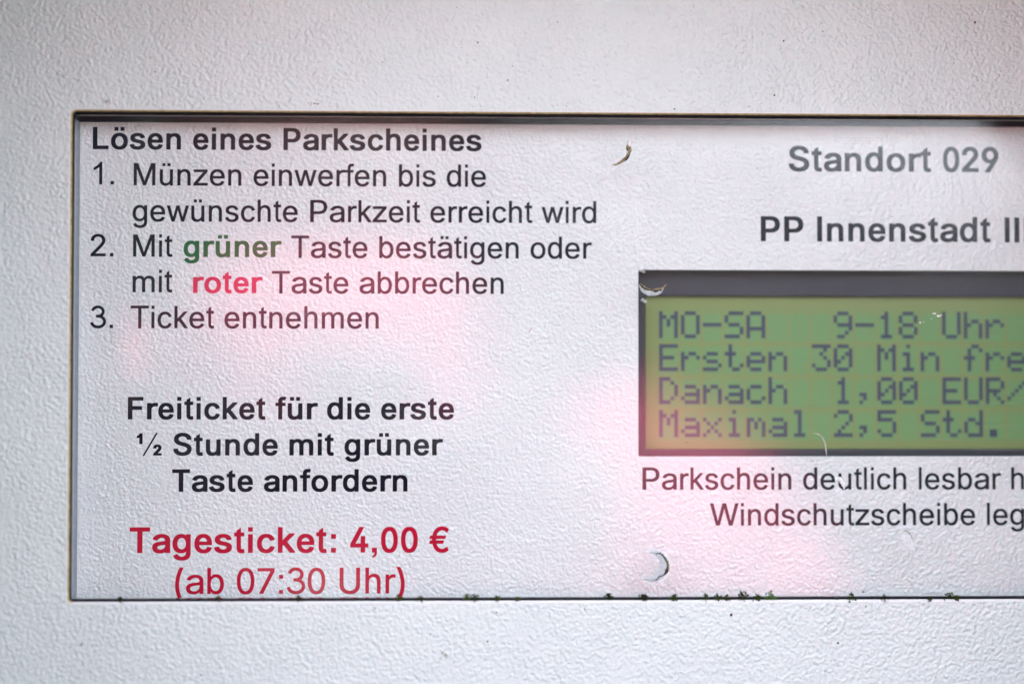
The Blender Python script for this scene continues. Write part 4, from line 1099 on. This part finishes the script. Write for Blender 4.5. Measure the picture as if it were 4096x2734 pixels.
CX, CZ = 62.5, 34.7                                   # the lens axis on the panel
person = thing('person', 'person in pink scarf and dark gloves holding a camera, mirrored in the window', 'person',
               Vector((CX * MM, -0.62, 0)))
G0 = -Z0 * 1000
HX, HZ = CX - 66, CZ + 158                             # the head is turned to the side of the camera, over its left end
body = skinned('body', [
    [(CX - 60, -690, -560, 130), (CX - 60, -690, -420, 120), (CX - 62, -675, -280, 132), (CX - 66, -655, -165, 115), (CX - 72, -638, -70, 70), (HX, -600, HZ - 90, 56), (HX, -560, HZ - 40, 80), (HX, -562, HZ + 20, 86), (HX, -566, HZ + 62, 60)],
    [(CX - 60, -690, -560, 130), (CX - 155, -685, -660, 90), (CX - 165, -665, -980, 62), (CX - 170, -690, G0 + 95, 42), (CX - 172, -610, G0 + 45, 40)],
    [(CX - 60, -690, -560, 130), (CX + 35, -685, -660, 90), (CX + 45, -710, -980, 62), (CX + 50, -740, G0 + 95, 42), (CX + 52, -660, G0 + 45, 40)],
    [(CX - 66, -655, -165, 115), (CX - 230, -640, -150, 66), (CX - 262, -545, -60, 48), (CX - 190, -470, 40, 38), (CX - 112, -408, 6, 28)],
    [(CX - 66, -655, -165, 115), (CX + 100, -640, -160, 66), (CX + 160, -560, -150, 50), (CX + 80, -470, -20, 40), (CX + 24, -402, -8, 28)],
], [m_skin], person)
hair = skinned('hair', [[(HX, -575, HZ + 10, 60), (HX, -585, HZ + 40, 98), (HX, -580, HZ + 72, 80)],
                        [(HX, -585, HZ + 40, 98), (HX - 62, -590, HZ - 20, 46), (HX - 62, -596, HZ - 90, 40)],
                        [(HX, -585, HZ + 40, 98), (HX + 62, -590, HZ - 20, 46), (HX + 62, -596, HZ - 90, 40)]], [m_hair], person)
scarf = skinned('scarf', [[(HX, -625, CZ - 70, 84), (HX + 2, -590, CZ - 20, 84), (HX + 4, -556, CZ + 36, 82), (HX + 2, -560, CZ + 74, 70)]], [m_jacket], person)
vest = skinned('vest', [[(CX - 60, -690, -545, 150), (CX - 60, -690, -420, 145), (CX - 62, -675, -280, 156), (CX - 66, -655, -165, 140), (CX - 74, -634, -108, 78)]],
               [m_vest], person)
sleeves = [skinned('sleeve', [[(CX - 200, -645, -152, 84), (CX - 230, -640, -150, 84), (CX - 262, -545, -60, 64), (CX - 190, -470, 40, 58), (CX - 126, -420, 14, 42)]], [m_jacket], person),
           skinned('sleeve', [[(CX + 70, -645, -162, 84), (CX + 100, -640, -160, 84), (CX + 160, -560, -150, 70), (CX + 80, -470, -20, 74), (CX + 44, -420, -6, 54)]], [m_jacket], person)]
trousers = skinned('trousers', [
    [(CX - 60, -690, -560, 146), (CX - 155, -685, -660, 106), (CX - 165, -665, -980, 80), (CX - 170, -690, G0 + 100, 62)],
    [(CX - 60, -690, -560, 146), (CX + 35, -685, -660, 106), (CX + 45, -710, -980, 80), (CX + 50, -740, G0 + 100, 62)]], [m_jeans], person)
for s, wx, wz in ((-1, CX - 112, 6), (1, CX + 24, -8)):
    ch = [[(wx, -402, wz, 26), (wx + s * 2, -380, wz + 4, 30), (wx - s * 6, -352, wz + 6, 22)]]
    for k in range(4):                                # four fingers curled round the camera, thumb behind it
        dz = 28 - k * 17
        ch.append([(wx + s * 2, -380, wz + 4, 30), (wx + s * 4, -354, wz + dz, 9), (wx - s * 8, -336, wz + dz - 2, 9), (wx - s * 26, -332 + (k % 2) * 2, wz + dz - 4, 8)])
    ch.append([(wx, -402, wz, 26), (wx - s * 14, -406, wz + 22, 10), (wx - s * 30, -408, wz + 30, 9)])
    skinned('glove', ch, [m_glove], person)

KX, KZ = CX - 38, CZ - 50                             # the camera body sits low and to one side of the head
grip = thing('photo_camera', 'dark camera held in front of the face, mirrored as a dark smudge in the window', 'camera', P(KX, -370, KZ))
bm = bmesh.new()
box(bm, KX - 66, KX + 66, -398, -350, KZ - 50, KZ + 40, 9, 3)
box(bm, KX - 26, KX + 26, -396, -345, KZ + 39, KZ + 66, 9, 3)
box(bm, KX - 74, KX - 44, -350, -334, KZ - 48, KZ + 36, 7, 3)
obj('camera_body', bm, m_black, grip, True)


def tube(bm, prof, n=40):
    rows = []
    for y, r in prof:
        rows.append([bm.verts.new(P(KX + r * math.cos(2 * math.pi * k / n), y, KZ + r * math.sin(2 * math.pi * k / n))) for k in range(n)])
    for a, b in zip(rows, rows[1:]):
        for k in range(n):
            j = (k + 1) % n
            bm.faces.new((a[k], a[j], b[j], b[k]))
    bmesh.ops.recalc_face_normals(bm, faces=bm.faces)


bm = bmesh.new()
tube(bm, [(-351, 10), (-351, 34), (-330, 36), (-300, 38), (-284, 39), (-284, 34), (-292, 31), (-300, 27), (-302, 3)])
obj('lens', bm, m_black, grip, True)

# ---------------------------------------------------------------- dark hedge across the way, only ever seen as the dim part of the window's reflection
hedge = thing('hedge', 'dark evergreen hedge behind the photographer, the dim backdrop mirrored in the window', 'hedge', (0, -6.5, 0))
rh = random.Random(5)
bm = bmesh.new()
core = []


def hedge_top(x):
    return 2.75 - 0.72 / (1 + math.exp(-(x - 0.5) * 3)) + 0.12 * math.sin(x * 2.3) + 0.07 * math.sin(x * 5.1 + 1)


for k in range(57):
    x = -7 + k * 0.25
    core.append([bm.verts.new((x, -6.5 + dy, z)) for dy, z in ((-0.35, 0.0), (-0.38, hedge_top(x) - 0.25), (0.38, hedge_top(x) - 0.25), (0.35, 0.0))])
for a, b in zip(core, core[1:]):
    for i in range(3):
        bm.faces.new((a[i], b[i], b[i + 1], a[i + 1]))
for k in range(16000):
    x = rh.uniform(-7, 7)
    t = hedge_top(x)
    if rh.random() < 0.6:
        c = Vector((x, -6.5 + 0.4 + rh.uniform(-0.06, 0.1), rh.uniform(0.05, t)))
    else:
        c = Vector((x, -6.5 + rh.uniform(-0.4, 0.45), t + rh.gauss(0.05, 0.20)))
    d = Vector((rh.gauss(0, 1), rh.gauss(0.6, 0.6), rh.gauss(0.4, 0.8))).normalized()
    u = d.orthogonal().normalized() * rh.uniform(0.02, 0.045)
    w = d.cross(u).normalized() * rh.uniform(0.035, 0.07)
    bm.faces.new([bm.verts.new(c + q) for q in (-w, u, w, -u)])
obj('foliage', bm, plain('evergreen_leaf', (0.022, 0.034, 0.022), 0.6, 1.4, 0.4, 0.006), hedge)
